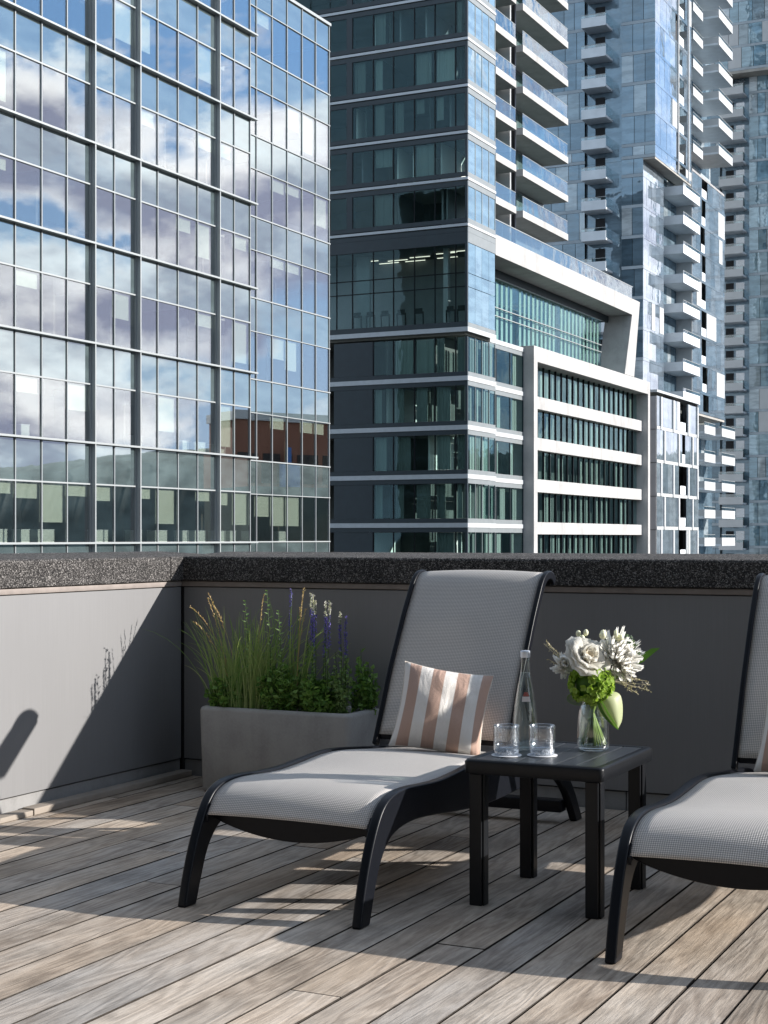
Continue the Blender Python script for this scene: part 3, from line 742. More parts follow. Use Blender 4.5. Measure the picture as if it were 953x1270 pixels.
    for off, wd in ((-.003, .0045), (.013, .0022)):
        b.grid(lambda u, v: W(EL[int(round(u*n))][0]+off*math.sin(math.pi*u)+(v-.5)*2*wd*(.3+math.sin(math.pi*u)), EL[int(round(u*n))][1],   .0785+.004*v+(.009 if off > 0 else 0)), n, 2)
    b.build('fold', M['leafbig'], o, smooth=True)
    o = fl('grass_loop', W(-.03, .185, .02), 'coiled grass loops at the left of the vase neck', 'leaf'); m = MB()
    for k in range(5):
        q = .026+.003*k; m.tube([W(-.052+q*1.15*math.cos(a/16*6.283), .188+q*.6*math.sin(a/16*6.283)-.002*k, .035+.004*k) for a in range(17)], .0011, 5, False)
    m.build('loops', M['grass'], o, smooth=True)
bouquet()
# ------------------------------------------------------------------ the city
GZ = -32.0
#CITY_BEGIN
def gbox(name, b, mat, par, **k): return box(*b).build(name, M[mat], par, **k)
def office():
    XA, XR = -33.4, -34.8
    t = thing('office_building', (-34, 50, GZ), 'glass curtain wall office block on the left mirroring blue sky and white clouds', 'office building')
    ya = [39.15+1.553*k for k in range(-8, 11)]+[56.1]
    yr = [57.5, 59.03, 60.57, 62.08, 63.65, 65.13, 66.64]
    win, sp, bl = [], [], []
    for j in range(-3, 8):
        s = 1+4.0*j
        for ys, X, top in ((ya, XA, 40), (yr, XR, 28.7)):
            if s > top: continue
            for a, b in zip(ys, ys[1:]):
                win.append((X-.030, X-.012, a+.03, b-.03, s+.05, s+2.32))
                sp.append((X-.030, X-.012, a+.03, b-.03, s+2.38, min(s+3.95, top)))
                if R.random() < (.7 if j < 1 else .34) and -1 < j < 7:
                    L = R.choice((.45, .6, .6, 1.05, 1.5, 1.9)); bl.append((X-.16, X-.14, a+.07, b-R.choice((.07, .07, .35)), s+2.30-L, s+2.30))
            sp.append((X-.030, X-.012, ys[-1]-.3, ys[-1]-.29, s+2.4, s+2.5)) if False else None
        # the short return between the two planes
        if s < 28: gbox('return_panel', (XR, XA-.035, 56.1, 56.13, s+.05, s+3.95), 'a_span', t)
    boxes('window', win, M['a_glass'], t, 100, .0030); boxes('spandrel_panel', sp, M['a_span'], t, 100, .0010)
    boxes('blind', bl, M['blind'], t, 100)
    z0, z1 = GZ, 34.0
    mu = [(XA-.05, XA+.035, y-.028, y+.028, z0, z1) for i, y in enumerate(ya) if round((y-39.15)/1.553) not in (3, 5, 9, -1)]
    mu += [(XR-.05, XR+.035, y-.026, y+.026, z0, 28.7) for y in yr]
    boxes('mullion', mu, M['alud'], t)
    for k in (-1, 3, 5, 9):
        y = 39.15+1.553*k; gbox('pilaster', (XA-.06, XA+.05, y-.11, y+.05, z0, z1), 'alud', t); gbox('fin', (XA+.05, XA+.24, y-.034, y+.034, z0, z1), 'alu', t)
    bar, hd = [], []
    for j in range(-3, 8):
        s = 1+4.0*j
        bar.append((XA-.05, XA+.26, ya[0], 56.45, s-.048, s+.030)); hd.append((XA-.05, XA+.045, ya[0], 56.12, s+2.32, s+2.38))
        if s < 28: hd += [(XR-.05, XR+.05, 56.14, 66.72, s-.03, s+.03), (XR-.05, XR+.05, 56.14, 66.72, s+2.33, s+2.37)]
    boxes('sunshade_bar', bar, M['alu'], t); boxes('transom', hd, M['alu'], t)
    gbox('roof_edge', (XR-.4, XR+.09, 56.14, 66.74, 28.71, 28.86), 'alu', t)
    for j in range(-4, 8):
        s = 1+4.0*j
        gbox('floor_slab', (XA-14, XA-.34, ya[0], 56.0, s+2.62, s+3.1), 'ceil', t)
        if s < 26: gbox('floor_slab', (XR-12, XR-.34, 56.2, 66.5, s+2.62, s+3.1), 'ceil', t)
        for k in range(5):
            y = 41+R.uniform(0, 24); X = XA if y < 55 else XR
            if j >= 0: gbox('partition', (X-R.uniform(3, 6), X-1.2, y, y+.12, s-.9, s+2.62), 'int', t)
    gbox('core_wall', (XA-7.2, XA-7, ya[0], 66.4, GZ, 28.3), 'int', t)
    gbox('end_wall', (XR-14, XR-.06, 66.66, 66.8, GZ, 28.7), 'a_span', t); gbox('end_wall', (XA-14, XA-.06, 56.02, 56.09, 28.9, 34), 'a_span', t); gbox('end_wall', (XA-14, XA-.06, ya[0]-.3, ya[0]-.06, GZ, 34), 'a_span', t)
    gbox('rear_wall', (XA-14.3, XA-14.05, ya[0], 66.5, GZ, 28.3), 'a_span', t); gbox('roof', (XR-14, XR-.41, 56.14, 66.5, 28.4, 28.7), 'b_pale', t); gbox('roof', (XA-14, XA-.06, ya[0], 56, 33.8, 34.0), 'b_pale', t)
    for y, w in ((38.5, .7), (40.0, .5), (41.0, 1.0), (44.7, .8), (47.3, .6), (48.9, .9), (51.0, .5), (52.0, .9), (53.8, .8), (55.0, .5), (61.9, .9)):
        for zs in ((1.0,) if R.random() < .5 else (1.0, 5.0)):
            X = XA if y < 56 else XR
            c = thing('cabinet', (X-.6, y+w/2, zs+.06), 'white cabinet behind the lowest window rows of the glass office block', 'cabinet', 'white cabinets in the office windows')
            gbox('carcass', (X-.85, X-.4, y, y+w, zs+.0, zs+.5), 'white', c, bevel=.01, seg=1); gbox('top', (X-.86, X-.39, y-.01, y+w+.01, zs+.501, zs+.53), 'paper', c)
office()

def condo():
    XB, YB = -34.8, 85.65
    t = thing('apartment_building', (-36, 88, GZ), 'dark slate and glass apartment block with pale slab bands and a white framed podium', 'apartment building')
    low = [-7.5, -4.33, -1.15, 2.02, 5.2, 8.38, 11.57, 14.75]; upp = [21.53, 24.53, 27.55, 30.56, 33.6, 36.6, 39.6, 42.6]
    xe = [-34.97, -35.65, -37.12, -38.6, -40.14, -41.63, -43.2]; xl = [-43.63, -44.9, -46.4, -47.9, -49.4]
    win, cw, cur, rw = [], [], [], []
    def face(z0, z1, lowfloor):
        gbox('band', (-58, XB+.05, YB-.05, YB+.1, z0-.085, z0+.085), 'b_band', t) if not lowfloor else gbox('band', (-58, XB+.05, YB-.05, YB+.1, z0-.15, z0+.15), 'b_band', t)
        gbox('spandrel', (-58, XB, YB, YB+.12, z0-.46, z0-.16), 'b_dark', t); gbox('spandrel', (-58, XB, YB, YB+.12, z0+.16, z0+.44), 'b_dark', t)
        edges = list(zip(xe[1:] if lowfloor and False else xe, xe[1:]))
        for b, a in edges:
            if lowfloor and a < -42: gbox('slate_panel', (-44.6, -41.68, YB+.02, YB+.10, z0+.45, z1-.47), 'b_dark', t); continue
            win.append((a+.03, b-.03, YB+.05, YB+.07, z0+.46, z1-.48))
            if R.random() < (.75 if lowfloor else .5):
                w = (b-a)*R.uniform(.3, .95); cur.append((a+.04, a+.04+w, YB+.30, YB+.34, z0+.46+(0 if R.random() < .7 or lowfloor else R.uniform(.3, 1.2)), z1-.48))
        if not lowfloor:
            gbox('column', (-43.63, -43.2, YB+.0, YB+.5, z0+.44, z1-.46), 'b_dark', t)
            for b, a in zip(xl, xl[1:]): win.append((a+.03, b-.03, YB+.05, YB+.07, z0+.46, z1-.48))
        for x in xe[1:]: 
            if not (lowfloor and x < -42): gbox('mullion', (x-.03, x+.03, YB+.01, YB+.12, z0+.44, z1-.46), 'black', t)
        gbox('corner_post', (XB-.17, XB+.0, YB+.0, YB+.16, z0+.45, z1-.47), 'b_dark', t)
        # narrow sunlit face
        mat = 'curt' if lowfloor else 'b_blue'
        ye = [YB+.17, 87.05, 88.2, 89.4, 90.50]
        h = .15 if lowfloor else .085
        gbox('bright_band', (XB+.001, XB+.05, YB+.101, 90.52, z0-h, z0+h), 'c_white', t); gbox('pale_spandrel', (XB-.1, XB, YB+.13, 90.52, z0-.46, z0-h-.01), 'b_pale', t); gbox('pale_spandrel', (XB-.1, XB, YB+.13, 90.52, z0+h+.01, z0+.44), 'b_pale', t)
        for a, b in zip(ye, ye[1:]):
            cw.append((XB-.06, XB-.04, a+.02, b-.02, z0+.46, z1-.48)); gbox('mullion', (XB-.08, XB-.01, b-.02, b+.02, z0+.44, z1-.46), 'b_pale' if lowfloor else 'alu', t)
            if lowfloor:
                for k in range(3):
                    if R.random() < .6: yy = a+(b-a)*k/3; gbox('curtain', (XB-.30, XB-.26, yy+.03, yy+.03+R.uniform(.15, .4), z0+.46, z1-.48), 'curt', t)
    for L, lf in ((low, True), (upp, False)):
        for z0, z1 in zip(L, L[1:]): face(z0, z1, lf)
    boxes('window', win, M['b_glass'], t, 100, .002); boxes('curtain', cur, M['curtg'], t, 100)
    boxes('corner_window', [c for c in cw if c[4] > 15], M['b_blue'], t, 60, .004); boxes('corner_window', [c for c in cw if c[4] < 15], M['b_glass'], t, 60, .002)
    # double height gym floor
    g0, g1 = 15.0, 21.05
    gbox('band', (-58, XB+.05, YB-.05, YB+.1, 14.75-.15, 14.75+.15), 'b_band', t); gbox('spandrel', (-58, XB, YB, YB+.12, 14.91, 15.25), 'b_dark', t); gbox('spandrel', (-58, XB, YB, YB+.12, 20.3, 21.06), 'b_dark', t)
    gbox('bright_band', (XB+.001, XB+.05, YB+.101, 90.52, 14.6, 14.9), 'c_white', t); gbox('pale_spandrel', (XB-.1, XB, YB+.13, 90.52, 20.4, 21.06), 'b_pale', t); gbox('pale_spandrel', (XB-.1, XB, YB+.13, 90.52, 14.91, 15.2), 'b_pale', t)
    gw, gc = [], []
    for b, a in zip(xe+[-44.4, -45.9], xe[1:]+[-44.4, -45.9]):
        for za, zb in ((15.27, 17.5), (17.56, 18.4), (18.46, 20.28)): gw.append((a+.02, b-.02, YB+.05, YB+.07, za, zb))
        gbox('mullion', (a-.025, a+.025, YB+.01, YB+.12, 15.25, 20.3), 'black', t)
    for z in (17.53, 18.43): gbox('transom', (-46, XB-.1, YB+.02, YB+.12, z-.03, z+.03), 'black', t)
    gbox('corner_post', (XB-.17, XB, YB, YB+.16, 15.25, 20.3), 'b_dark', t)
    boxes('gym_window', gw, M['b_glass'], t, 60, .002)
    for a, b in zip([YB+.17, 87.05, 88.2, 89.4], [87.05, 88.2, 89.4, 90.5]):
        for za, zb in ((15.22, 17.5), (17.54, 18.4), (18.44, 20.38)): gc.append((XB-.06, XB-.04, a+.015, b-.015, za, zb))
    boxes('corner_window', gc, M['b_blue'], t, 60, .004)
    gbox('gym_ceiling', (-58, XB-.3, YB+.4, YB+4.8, 20.35, 20.6), 'intd', t); gbox('gym_floor', (-58, XB-.3, YB+.4, YB+4.8, 14.92, 15.05), 'int', t); gbox('gym_wall', (-58, XB-.3, YB+4.5, YB+4.7, 15.05, 20.35), 'b_pale', t)
    for x, y in ((-43.5, 3), (-41.5, 3.5), (-39.6, 3), (-37.4, 2.5), (-36.2, 2.2), (-42.5, 4.2), (-40.5, 4.2), (-38, 4.0), (-36.0, 4.2)): gbox('ceiling_light', (x-.75, x+.75, YB+y, YB+y+.07, 20.26, 20.30), 'lamp', t)
    gbox('round_column', (-36.95, -36.6, YB+1.0, YB+1.35, 15.05, 20.3), 'c_white', t); gbox('round_column', (-43.6, -42.6, YB+1.4, YB+1.6, 15.05, 20.3), 'b_pale', t)
    for i, x in enumerate((-43.3, -42.3, -41.2, -40.0, -38.7, -36.4, -35.6)):
        m = thing('exercise_machine', (x, YB+1.2, 15.06), 'dark exercise machine behind the tall lit gym windows', 'gym machine', 'exercise machines in the gym windows')
        gbox('base', (x-.35, x+.35, YB+.9, YB+1.9, 15.06, 15.25), 'gap', m); mm = MB().tube([(x-.3, YB+1.0, 15.2), (x-.3, YB+.95, 16.2), (x+.3, YB+.95, 16.2), (x+.3, YB+1.0, 15.2)], .06, 6); mm.build('handrail', M['gap'], m); gbox('console', (x-.25, x+.25, YB+.88, YB+.96, 16.1, 16.45), 'gap', m)
    # floors and rooms behind the glass
    for z in low[1:]+upp: gbox('floor_slab', (-58, XB-.35, YB+.45, YB+4.8, z-.3, z+.2), 'ceil' if R.random() < .5 else 'intd', t)
    gbox('core', (-57.5, XB-4.9, YB+4.9, 104, GZ, 14.9), 'intd', t); gbox('core', (-57.5, XB-4.9, YB+4.9, 104.5, 20.7, 45), 'intd', t)
    for z0, z1 in list(zip(low, low[1:]))+list(zip(upp, upp[1:])):
        for k in range(4):
            x = R.uniform(-44, -35.6); gbox('partition', (x, x+.12, YB+.9, YB+4.85, z0+.2, z1-.3), R.choice(('white', 'b_pale', 'intd')), t)
    gbox('side_wall', (-58.3, -58, YB, 104, GZ, 45), 'b_dark', t)
    # set back strip beside the frame
    XS = XB-.8; ye = [90.53, 92.3, 92.7, 95.3, 97.85]
    for z0, z1 in zip(low, low[1:]):
        gbox('bright_band', (XS+.001, XS+.05, 90.53, 97.88, z0-.15, z0+.15), 'c_white', t); gbox('pale_spandrel', (XS-.1, XS, 90.53, 97.88, z0-.46, z0-.16), 'b_pale', t); gbox('pale_spandrel', (XS-.1, XS, 90.53, 97.88, z0+.16, z0+.44), 'b_pale', t)
        for a, b in zip(ye, ye[1:]):
            rw.append((XS-.06, XS-.04, a+.02, b-.02, z0+.46, z1-.48)); gbox('mullion', (XS-.09, XS-.005, b-.03, b+.03, z0+.44, z1-.46), 'b_dark', t)
            if R.random() < .8: q = a+R.uniform(0, .5)*(b-a); gbox('curtain', (XS-.30, XS-.26, q, min(q+R.uniform(.4, 1.2), b), z0+.46, z1-.48), 'curt', t)
    gbox('bright_band', (XS+.001, XS+.05, 90.53, 97.88, 14.6, 14.9), 'c_white', t); gbox('pale_spandrel', (XS-.1, XS, 90.53, 97.88, 14.29, 14.59), 'b_pale', t)
    boxes('strip_window', rw, M['b_glass'], t, 60, .002)
    # white precast frame
    f0, f1, ft = 97.9, 127.2, 15.05; XW = XB-1.0
    gbox('frame_post', (XB-1.6, XB, f0, f0+.75, GZ, ft), 'conc', t, bevel=.03); gbox('frame_post', (XB-1.6, XB, f1-.6, f1, GZ, ft), 'conc', t, bevel=.03); gbox('frame_beam', (XB-1.6, XB-.003, f0+.75, f1-.6, 13.93, ft), 'conc', t, bevel=.03)
    zb = [(10.66, 11.58), (7.63, 8.55), (4.55, 5.5), (1.45, 2.35), (-1.6, -.7)]
    for a, b in zb: gbox('frame_band', (XB-1.5, XB-.55, f0+.76, f1-.61, a, b), 'conc', t, bevel=.02)
    rib, rc, rm = [], [], []
    tops = [13.93]+[a for a, b in zb]; bots = [b for a, b in zb]
    for z1, z0 in zip(tops, bots):
        y = f0+.78; n = 21; w = (f1-.62-y)/n
        for k in range(n):
            rib.append((XW-.06, XW-.04, y+k*w+.03, y+(k+1)*w-.03, z0+.05, z1-.05)); rm.append((XW-.12, XW+.03, y+k*w-.045, y+k*w+.045, z0, z1))
            for q in range(2):
                if R.random() < .62: yy = y+(k+q*.5)*w+.06; rc.append((XW-.36, XW-.32, yy, yy+R.uniform(.2, .55), z0+.05, z1-.05))
    boxes('ribbon_window', rib, M['b_glass'], t, 100, .002); boxes('ribbon_mullion', rm, M['black'], t, 100); boxes('drape', rc, M['curt'], t, 100)
    gbox('podium_core', (-57, XW-2.6, 104.2, f1-.2, GZ, 14.6), 'intd', t); gbox('podium_roof', (-57, XB-1.62, 97.9, f1, 14.6, 15.0), 'concg', t); gbox('podium_end', (-57, XB-1.62, f1-.3, f1-.02, GZ, 14.58), 'concg', t)
    for a, b in zb: gbox('floor_slab', (XW-2.6, XW-.42, f0+.8, f1-.7, a+.1, b-.1), 'ceil', t)
    # terrace canopy and slanted leg
    gbox('terrace_slab', (XB-4, XB, 90.55, 121.8, 20.35, 21.75), 'conc', t, bevel=.03)
    MB().prism([(119.7, 15.06), (122.4, 15.06), (124.1, 21.75), (121.82, 21.75), (121.82, 20.35)], XB-2.4, XB-.001).build('slanted_leg', M['conc'], t, bevel=.03)
    XT = XB-2.1; tw, tf = [], []
    y = 90.6
    for k in range(16):
        for za, zb2 in ((15.1, 17.0), (17.06, 17.6), (17.66, 19.7)): tw.append((XT-.06, XT-.04, y+.03, y+1.8, za, zb2))
        for q in (.35, 1.25):
            if k > 1 and R.random() < .93: tf.append((XT-.30, XT-.24, y+q, y+q+.42, 15.1, 19.7))
        y += 1.83
    boxes('terrace_window', tw, M['b_glass'], t, 60, .002); boxes('fin', tf, M['fin'], t)
    for z in (17.03, 17.63, 19.72): gbox('transom', (XT-.08, XT+.04, 90.6, 119.8, z-.03, z+.03), 'alu', t)
    gbox('fascia', (XT-.1, XT+.02, 90.6, 121.7, 19.76, 20.34), 'b_dark', t); gbox('terrace_room', (XT-6, XT-5.8, 90.6, 121.5, 15, 20.3), 'intd', t)
    gbox('terrace_glass', (XB-.10, XB-.08, 90.56, 122, 21.76, 22.75), 'railg', t); gbox('terrace_rail', (XB-.12, XB-.06, 90.56, 122.2, 22.76, 22.82), 'alu', t)
    for k in range(12): gbox('terrace_post', (XB-.13, XB-.11, 92+k*2.6, 92.05+k*2.6, 21.76, 22.75), 'alu', t)
    # balcony stacks
    gbox('tower_wall', (XB-3.2, XB-2.0, 90.55, 105.3, 21.8, 45), 'b_pale', t); gbox('tower_end', (-57, XB-2.05, 105.0, 105.28, 21.8, 45), 'b_dark', t)
    gbox('pier', (XB-2.0, XB-.6, 94.7, 95.35, 21.76, 45), 'c_white', t); gbox('rain_pipe', (XB-.59, XB-.35, 95.0, 95.25, 21.76, 45), 'black', t)
    dw = []
    for k in range(7):
        z = 24.1+2.93*k
        for (y0, y1) in ((90.6, 94.4), (95.7, 105.3)):
            b = gbox('balcony', (XB-2.0, XB, y0, y1, z-.25, z+.25), 'conc', t, bevel=.02)
            gbox('balcony_glass', (XB-.07, XB-.05, y0+.05, y1-.05, z+.26, z+1.22), 'railg', b); gbox('balcony_rail', (XB-.08, XB-.04, y0+.03, y1-.03, z+1.225, z+1.26), 'alu', b)
            gbox('balcony_glass', (XB-1.9, XB-.08, y1-.05, y1-.03, z+.26, z+1.22), 'railg', b)
            n = int((y1-y0)/1.2)
            for q in range(n): ya = y0+q*(y1-y0)/n; dw.append((XB-1.98, XB-1.95, ya+.06, ya+(y1-y0)/n-.06, z+.27, z+2.45))
    boxes('balcony_door', dw, M['b_glass'], t, 100, .003)
    gbox('roof', (-57, XB-.4, YB+.4, 105, 45.0, 45.3), 'concg', t)
condo()

def panel_face(t, axis, c, lo, hi, zs, mats, names, w=(1.2, 1.2), slots=(), whites=.0, jig=.006, sgn=1):
    """a tower face of single panes; axis 'x': the face plane is x=c and panes run along y"""
    wins, wh, bd, pl = [], [], [], []
    for z0, z1 in zip(zs, zs[1:]):
        a = lo
        while a < hi-.2:
            b = min(a+R.uniform(*w), hi)
            if hi-b < .5: b = hi
            if not any(s0-.05 < (a+b)/2 < s1+.05 for s0, s1 in slots):
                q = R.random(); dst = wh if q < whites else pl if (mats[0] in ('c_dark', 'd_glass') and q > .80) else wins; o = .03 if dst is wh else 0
                dst.append((c-.05, c+o, a+.025, b-.025, z0+.33, z1-.02) if axis == 'x' else (a+.025, b-.025, c-.0-o, c+.05, z0+.33, z1-.02))
            a = b
        bd.append((c-.12, c+.02, lo, hi, z0-.0, z0+.31) if axis == 'x' else (lo, hi, c-.02, c+.12, z0, z0+.31))
    boxes(names[0], wins, M[mats[0]], t, 100, jig)
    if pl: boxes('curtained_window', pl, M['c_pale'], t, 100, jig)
    if wh: boxes('white_panel', wh, M['c_white'], t, 100)
    boxes(names[1], bd, M[mats[1]], t, 100)
def lev(z0, z1, p, ph):
    k = math.ceil((z0-ph)/p); out = []
    while ph+k*p <= z1: out.append(ph+k*p); k += 1
    return out
def balc(t, x0, x1, y0, y1, z, front='y', mat='c_balc'):
    b = gbox('balcony', (x0, x1, y0, y1, z-.22, z), 'c_balc', t)
    if front == 'y': fr = (x0, x1, y0-.04, y0+.04, z-.221, z+.72); sd = (x1-.04, x1-.001, y0+.05, y1-.05, z+.001, z+1.05); rl = (x0, x1, y0-.03, y0+.03, z+1.02, z+1.07); gl = (x0, x1, y0-.01, y0+.01, z+.725, z+1.015)
    else: fr = (x1-.04, x1+.04, y0, y1, z-.221, z+.72); sd = (x0+.05, x1-.05, y0+.001, y0+.04, z+.001, z+.72); rl = (x1-.03, x1+.03, y0, y1, z+1.02, z+1.07); gl = (x1-.01, x1+.01, y0, y1, z+.725, z+1.015)
    gbox('front_panel', fr, mat, b); gbox('side_panel', sd, 'railg' if front == 'y' else mat, b); gbox('handrail', rl, 'alu', b); gbox('glass_strip', gl, 'railg', b)
    return b
def tower_c():
    YC, XU, XL = 145.0, -39.49, -40.74
    t = thing('residential_tower', (-45, 150, GZ), 'blue glass residential tower with stacked white balconies rising behind the framed podium', 'tower')
    P, ph = 3.1, 28.45; zl = lev(13, 39.3, P, ph)+[39.6]; zu = [39.62]+lev(40.5, 74, P, ph)
    ed = (-46.9, -43.0)
    for zs, xr in ((zl, XL), (zu, XU)):
        panel_face(t, 'y', YC, ed[1], xr, zs, ('c_dark', 'c_band'), ('window', 'slab_edge'), (1.05, 1.35)); panel_face(t, 'y', YC, -58, ed[0], zs, ('c_dark', 'c_band'), ('window', 'slab_edge'), (1.1, 1.5))
        gbox('recess_wall', (ed[0], ed[1], YC+.5, YC+.6, zs[0], zs[-1]), 'c_dark', t)
    for z in lev(13, 74, P, ph): balc(t, -46.7, -44.1, YC-1.7, YC+.5, z)
    for z in lev(13, 74, P, ph): gbox('balcony_door', (-45.9, -44.9, YC+.40, YC+.48, z+.05, z+2.4), 'gap', t)
    # upper sunlit side
    sl = ((153.6, 156.0),)
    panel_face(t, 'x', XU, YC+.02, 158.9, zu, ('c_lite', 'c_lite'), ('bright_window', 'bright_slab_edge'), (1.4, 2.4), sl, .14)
    for z0 in zu[1:]: 
        gbox('loggia', (XU-1.4, XU-.6, 153.65, 155.95, z0+.32, z0+2.9), 'gap', t); gbox('loggia_rail', (XU-.06, XU-.02, 153.65, 155.95, z0+.35, z0+1.25), 'c_balc', t)
    for y in (153.5, 157.6): gbox('vertical_fin', (XU-.05, XU+.12, y-.12, y+.12, 39.63, 74), 'c_white', t)
    gbox('overhang_soffit', (XL-.1, XU-.02, YC+.02, 158.9, 39.42, 39.6), 'soffit', t)
    # lower side, set back
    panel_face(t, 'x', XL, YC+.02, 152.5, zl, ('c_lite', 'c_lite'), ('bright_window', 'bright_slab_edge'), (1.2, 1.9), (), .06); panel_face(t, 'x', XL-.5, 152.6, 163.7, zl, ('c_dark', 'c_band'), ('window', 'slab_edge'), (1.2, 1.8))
    for z in lev(15, 38.5, P, 28.35): balc(t, XL-.5, -38.9, 153.4, 160.2, z, 'x', 'c_balc')
    # second hanging volume
    z2 = [15.0]+lev(17, 40, P, 17.2)+[41.2]
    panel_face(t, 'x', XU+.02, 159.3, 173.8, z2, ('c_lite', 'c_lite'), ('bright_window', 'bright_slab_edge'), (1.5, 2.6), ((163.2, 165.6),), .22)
    for z0 in z2[1:-1]: gbox('loggia', (XU-1.4, XU-.6, 163.25, 165.55, z0+.32, z0+2.9), 'gap', t); gbox('loggia_rail', (XU-.06, XU-.02, 163.25, 165.55, z0+.35, z0+1.25), 'c_balc', t)
    gbox('hanging_side', (-44, XU, 159.2, 159.28, 15, 41.2), 'c_white', t); gbox('hanging_roof', (-44, XU, 159.3, 173.8, 41.25, 41.5), 'concg', t); gbox('hanging_soffit', (-44, XU, 159.3, 173.8, 14.75, 14.97), 'soffit', t)
    zz = lev(-8, 14.5, P, 12.9)
    panel_face(t, 'x', -41.5, 147, 176, [z for z in zz], ('c_dark', 'c_band'), ('window', 'slab_edge'), (1.4, 2.2))
    for z in zz: balc(t, -41.5, -38.6, 161.0, 165.8, z, 'x', 'c_white'); balc(t, -41.5, -38.2, 167.2, 173.5, z, 'x', 'c_white')
    panel_face(t, 'x', -42.2, 159.1, 178, lev(41.6, 76, P, ph), ('c_dark', 'c_band'), ('window', 'slab_edge'), (1.4, 2.2))
    for z in lev(42.5, 76, P, 44.6): balc(t, -42.2, -39.7, 160.4, 164.6, z-.8, 'x', 'c_white'); balc(t, -42.2, -38.6, 167.4, 174, z+.4, 'x', 'c_white')
    gbox('core', (-58, -42.5, YC+1.2, 178, GZ, 76), 'intd', t)
    for z in zl+zu: gbox('floor_slab', (-58, -42.6, YC+.65, YC+1.1, z-.1, z+.2), 'intd', t)
    gbox('side_wall', (-58.3, -58.02, YC, 178, GZ, 76), 'c_band', t); gbox('rear_wall', (-58, -42.45, 178.02, 178.25, GZ, 76), 'c_balc', t); gbox('roof', (-58, -42.5, YC, 178, 76.1, 76.5), 'concg', t)  # unseen rear wall added in a pale colour to bounce light onto tower_d
    gbox('corner_core', (-42.45, XL-.3, YC+.3, 152, GZ, 39.3), 'intd', t); gbox('corner_core', (-42.45, XU-1.5, YC+.3, 158.8, 39.7, 74), 'intd', t)
    gbox('hanging_core', (-42.1, XU-1.5, 159.4, 173.6, 15.1, 41.1), 'intd', t)
tower_c()
def podium():
    X, Y0, Y1, top = -35.7, 132.4, 147.4, 14.35
    t = thing('podium_block', (-40, 140, GZ), 'low white framed glass block at the tower foot, right of the concrete podium frame', 'building')
    zs = [top-3.1*k for k in range(8)][::-1]
    panel_face(t, 'x', X, Y0+.05, Y1, zs, ('c_lite', 'c_white'), ('window', 'white_band'), (1.0, 1.7), ((140.6, 142.6),), .05)
    for i, z in enumerate(zs[:-1]):
        for y in ((134.9, 139.9, 145.0) if i % 2 else (133.8, 138.0, 143.4, 146.9)): gbox('white_strip', (X-.04, X+.10, y-.22, y+.22, z+.02, z+3.08), 'c_white', t)
        gbox('loggia', (X-1.5, X-.7, 140.65, 142.55, z+.32, z+3.0), 'gap', t); gbox('loggia_rail', (X-.06, X-.02, 140.65, 142.55, z+.35, z+1.2), 'c_balc', t)
        gbox('side_panel', (-52, X-.06, Y0, Y0+.06, z+.02, z+3.06), 'concg', t)
    gbox('parapet', (-52, X+.06, Y0-.05, Y1+.05, top+.32, top+.55), 'c_white', t); gbox('core', (-52, X-1.55, Y0+.3, Y1-.1, GZ, top+.3), 'intd', t); gbox('end_wall', (-52, X-.06, Y1-.08, Y1, GZ, top+.3), 'concg', t)
podium()
def tower_d():
    YD = 191.0
    t = thing('residential_tower', (-35, 195, GZ), 'farthest blue glass tower at the right picture edge with a single column of grey balconies', 'tower')
    P, ph = 2.9, 58.27-.4; zs = [z for z in lev(-6, 60, P, ph)]+[60.2]
    xs = (-44.2, -40.5)
    panel_face(t, 'y', YD, xs[1], -29, zs, ('d_glass', 'c_band'), ('window', 'slab_edge'), (1.0, 1.5), (), .07, .014); panel_face(t, 'y', YD, -56, xs[0], zs, ('c_dark', 'c_band'), ('window', 'slab_edge'), (1.2, 1.6))
    gbox('recess_wall', (xs[0], xs[1], YD+.6, YD+.7, GZ, 60.2), 'c_dark', t)
    for z in zs[:-1]:
        balc(t, -44.0, -40.9, YD-1.6, YD+.6, z, 'y', 'c_white'); gbox('balcony_door', (-43.6, -42.6, YD+.5, YD+.58, z+.02, z+2.2), 'gap', t); gbox('balcony_door', (-42.3, -41.2, YD+.5, YD+.58, z+.02, z+2.2), 'c_lite', t)
    zu = [60.4]+lev(63, 92, P, 63.3)
    panel_face(t, 'y', YD-2.2, -46, -29, zu, ('d_glass', 'c_band'), ('window', 'slab_edge'), (1.1, 1.9), (), .3)
    gbox('overhang_soffit', (-46, -29, YD-2.2, YD+.1, 60.05, 60.38), 'soffit', t)
    gbox('core', (-56, -29.1, YD+.9, YD+20, GZ, 60), 'intd', t); gbox('core', (-46, -29.1, YD-2.0, YD+20, 60.4, 92), 'intd', t); gbox('side_wall', (-29.08, -28.9, YD, YD+20, GZ, 60), 'c_lite', t)
tower_d()
def sky_blocker():  # unseen block added behind the camera to cut off southern sky light
    Y = -17.0
    t = thing('sky_blocker_building', (3, Y, GZ), 'unseen dark brick block added behind the roof deck to block sky light', 'sky_blocker')
    gbox('wall', (-26, 34, Y-14, Y, GZ, 30), 'brick', t)
    w = []
    for k in range(9):
        for q in range(16):
            x = -24+q*3.6; w.append((x, x+1.7, Y+.01, Y+.05, .1+k*3.3, 2.4+k*3.3))
    boxes('window', w, M['c_dark'], t, 100)
    gbox('cornice', (-26.3, 34.3, Y-14.3, Y+.3, 30.01, 30.6), 'b_dark', t)
sky_blocker()
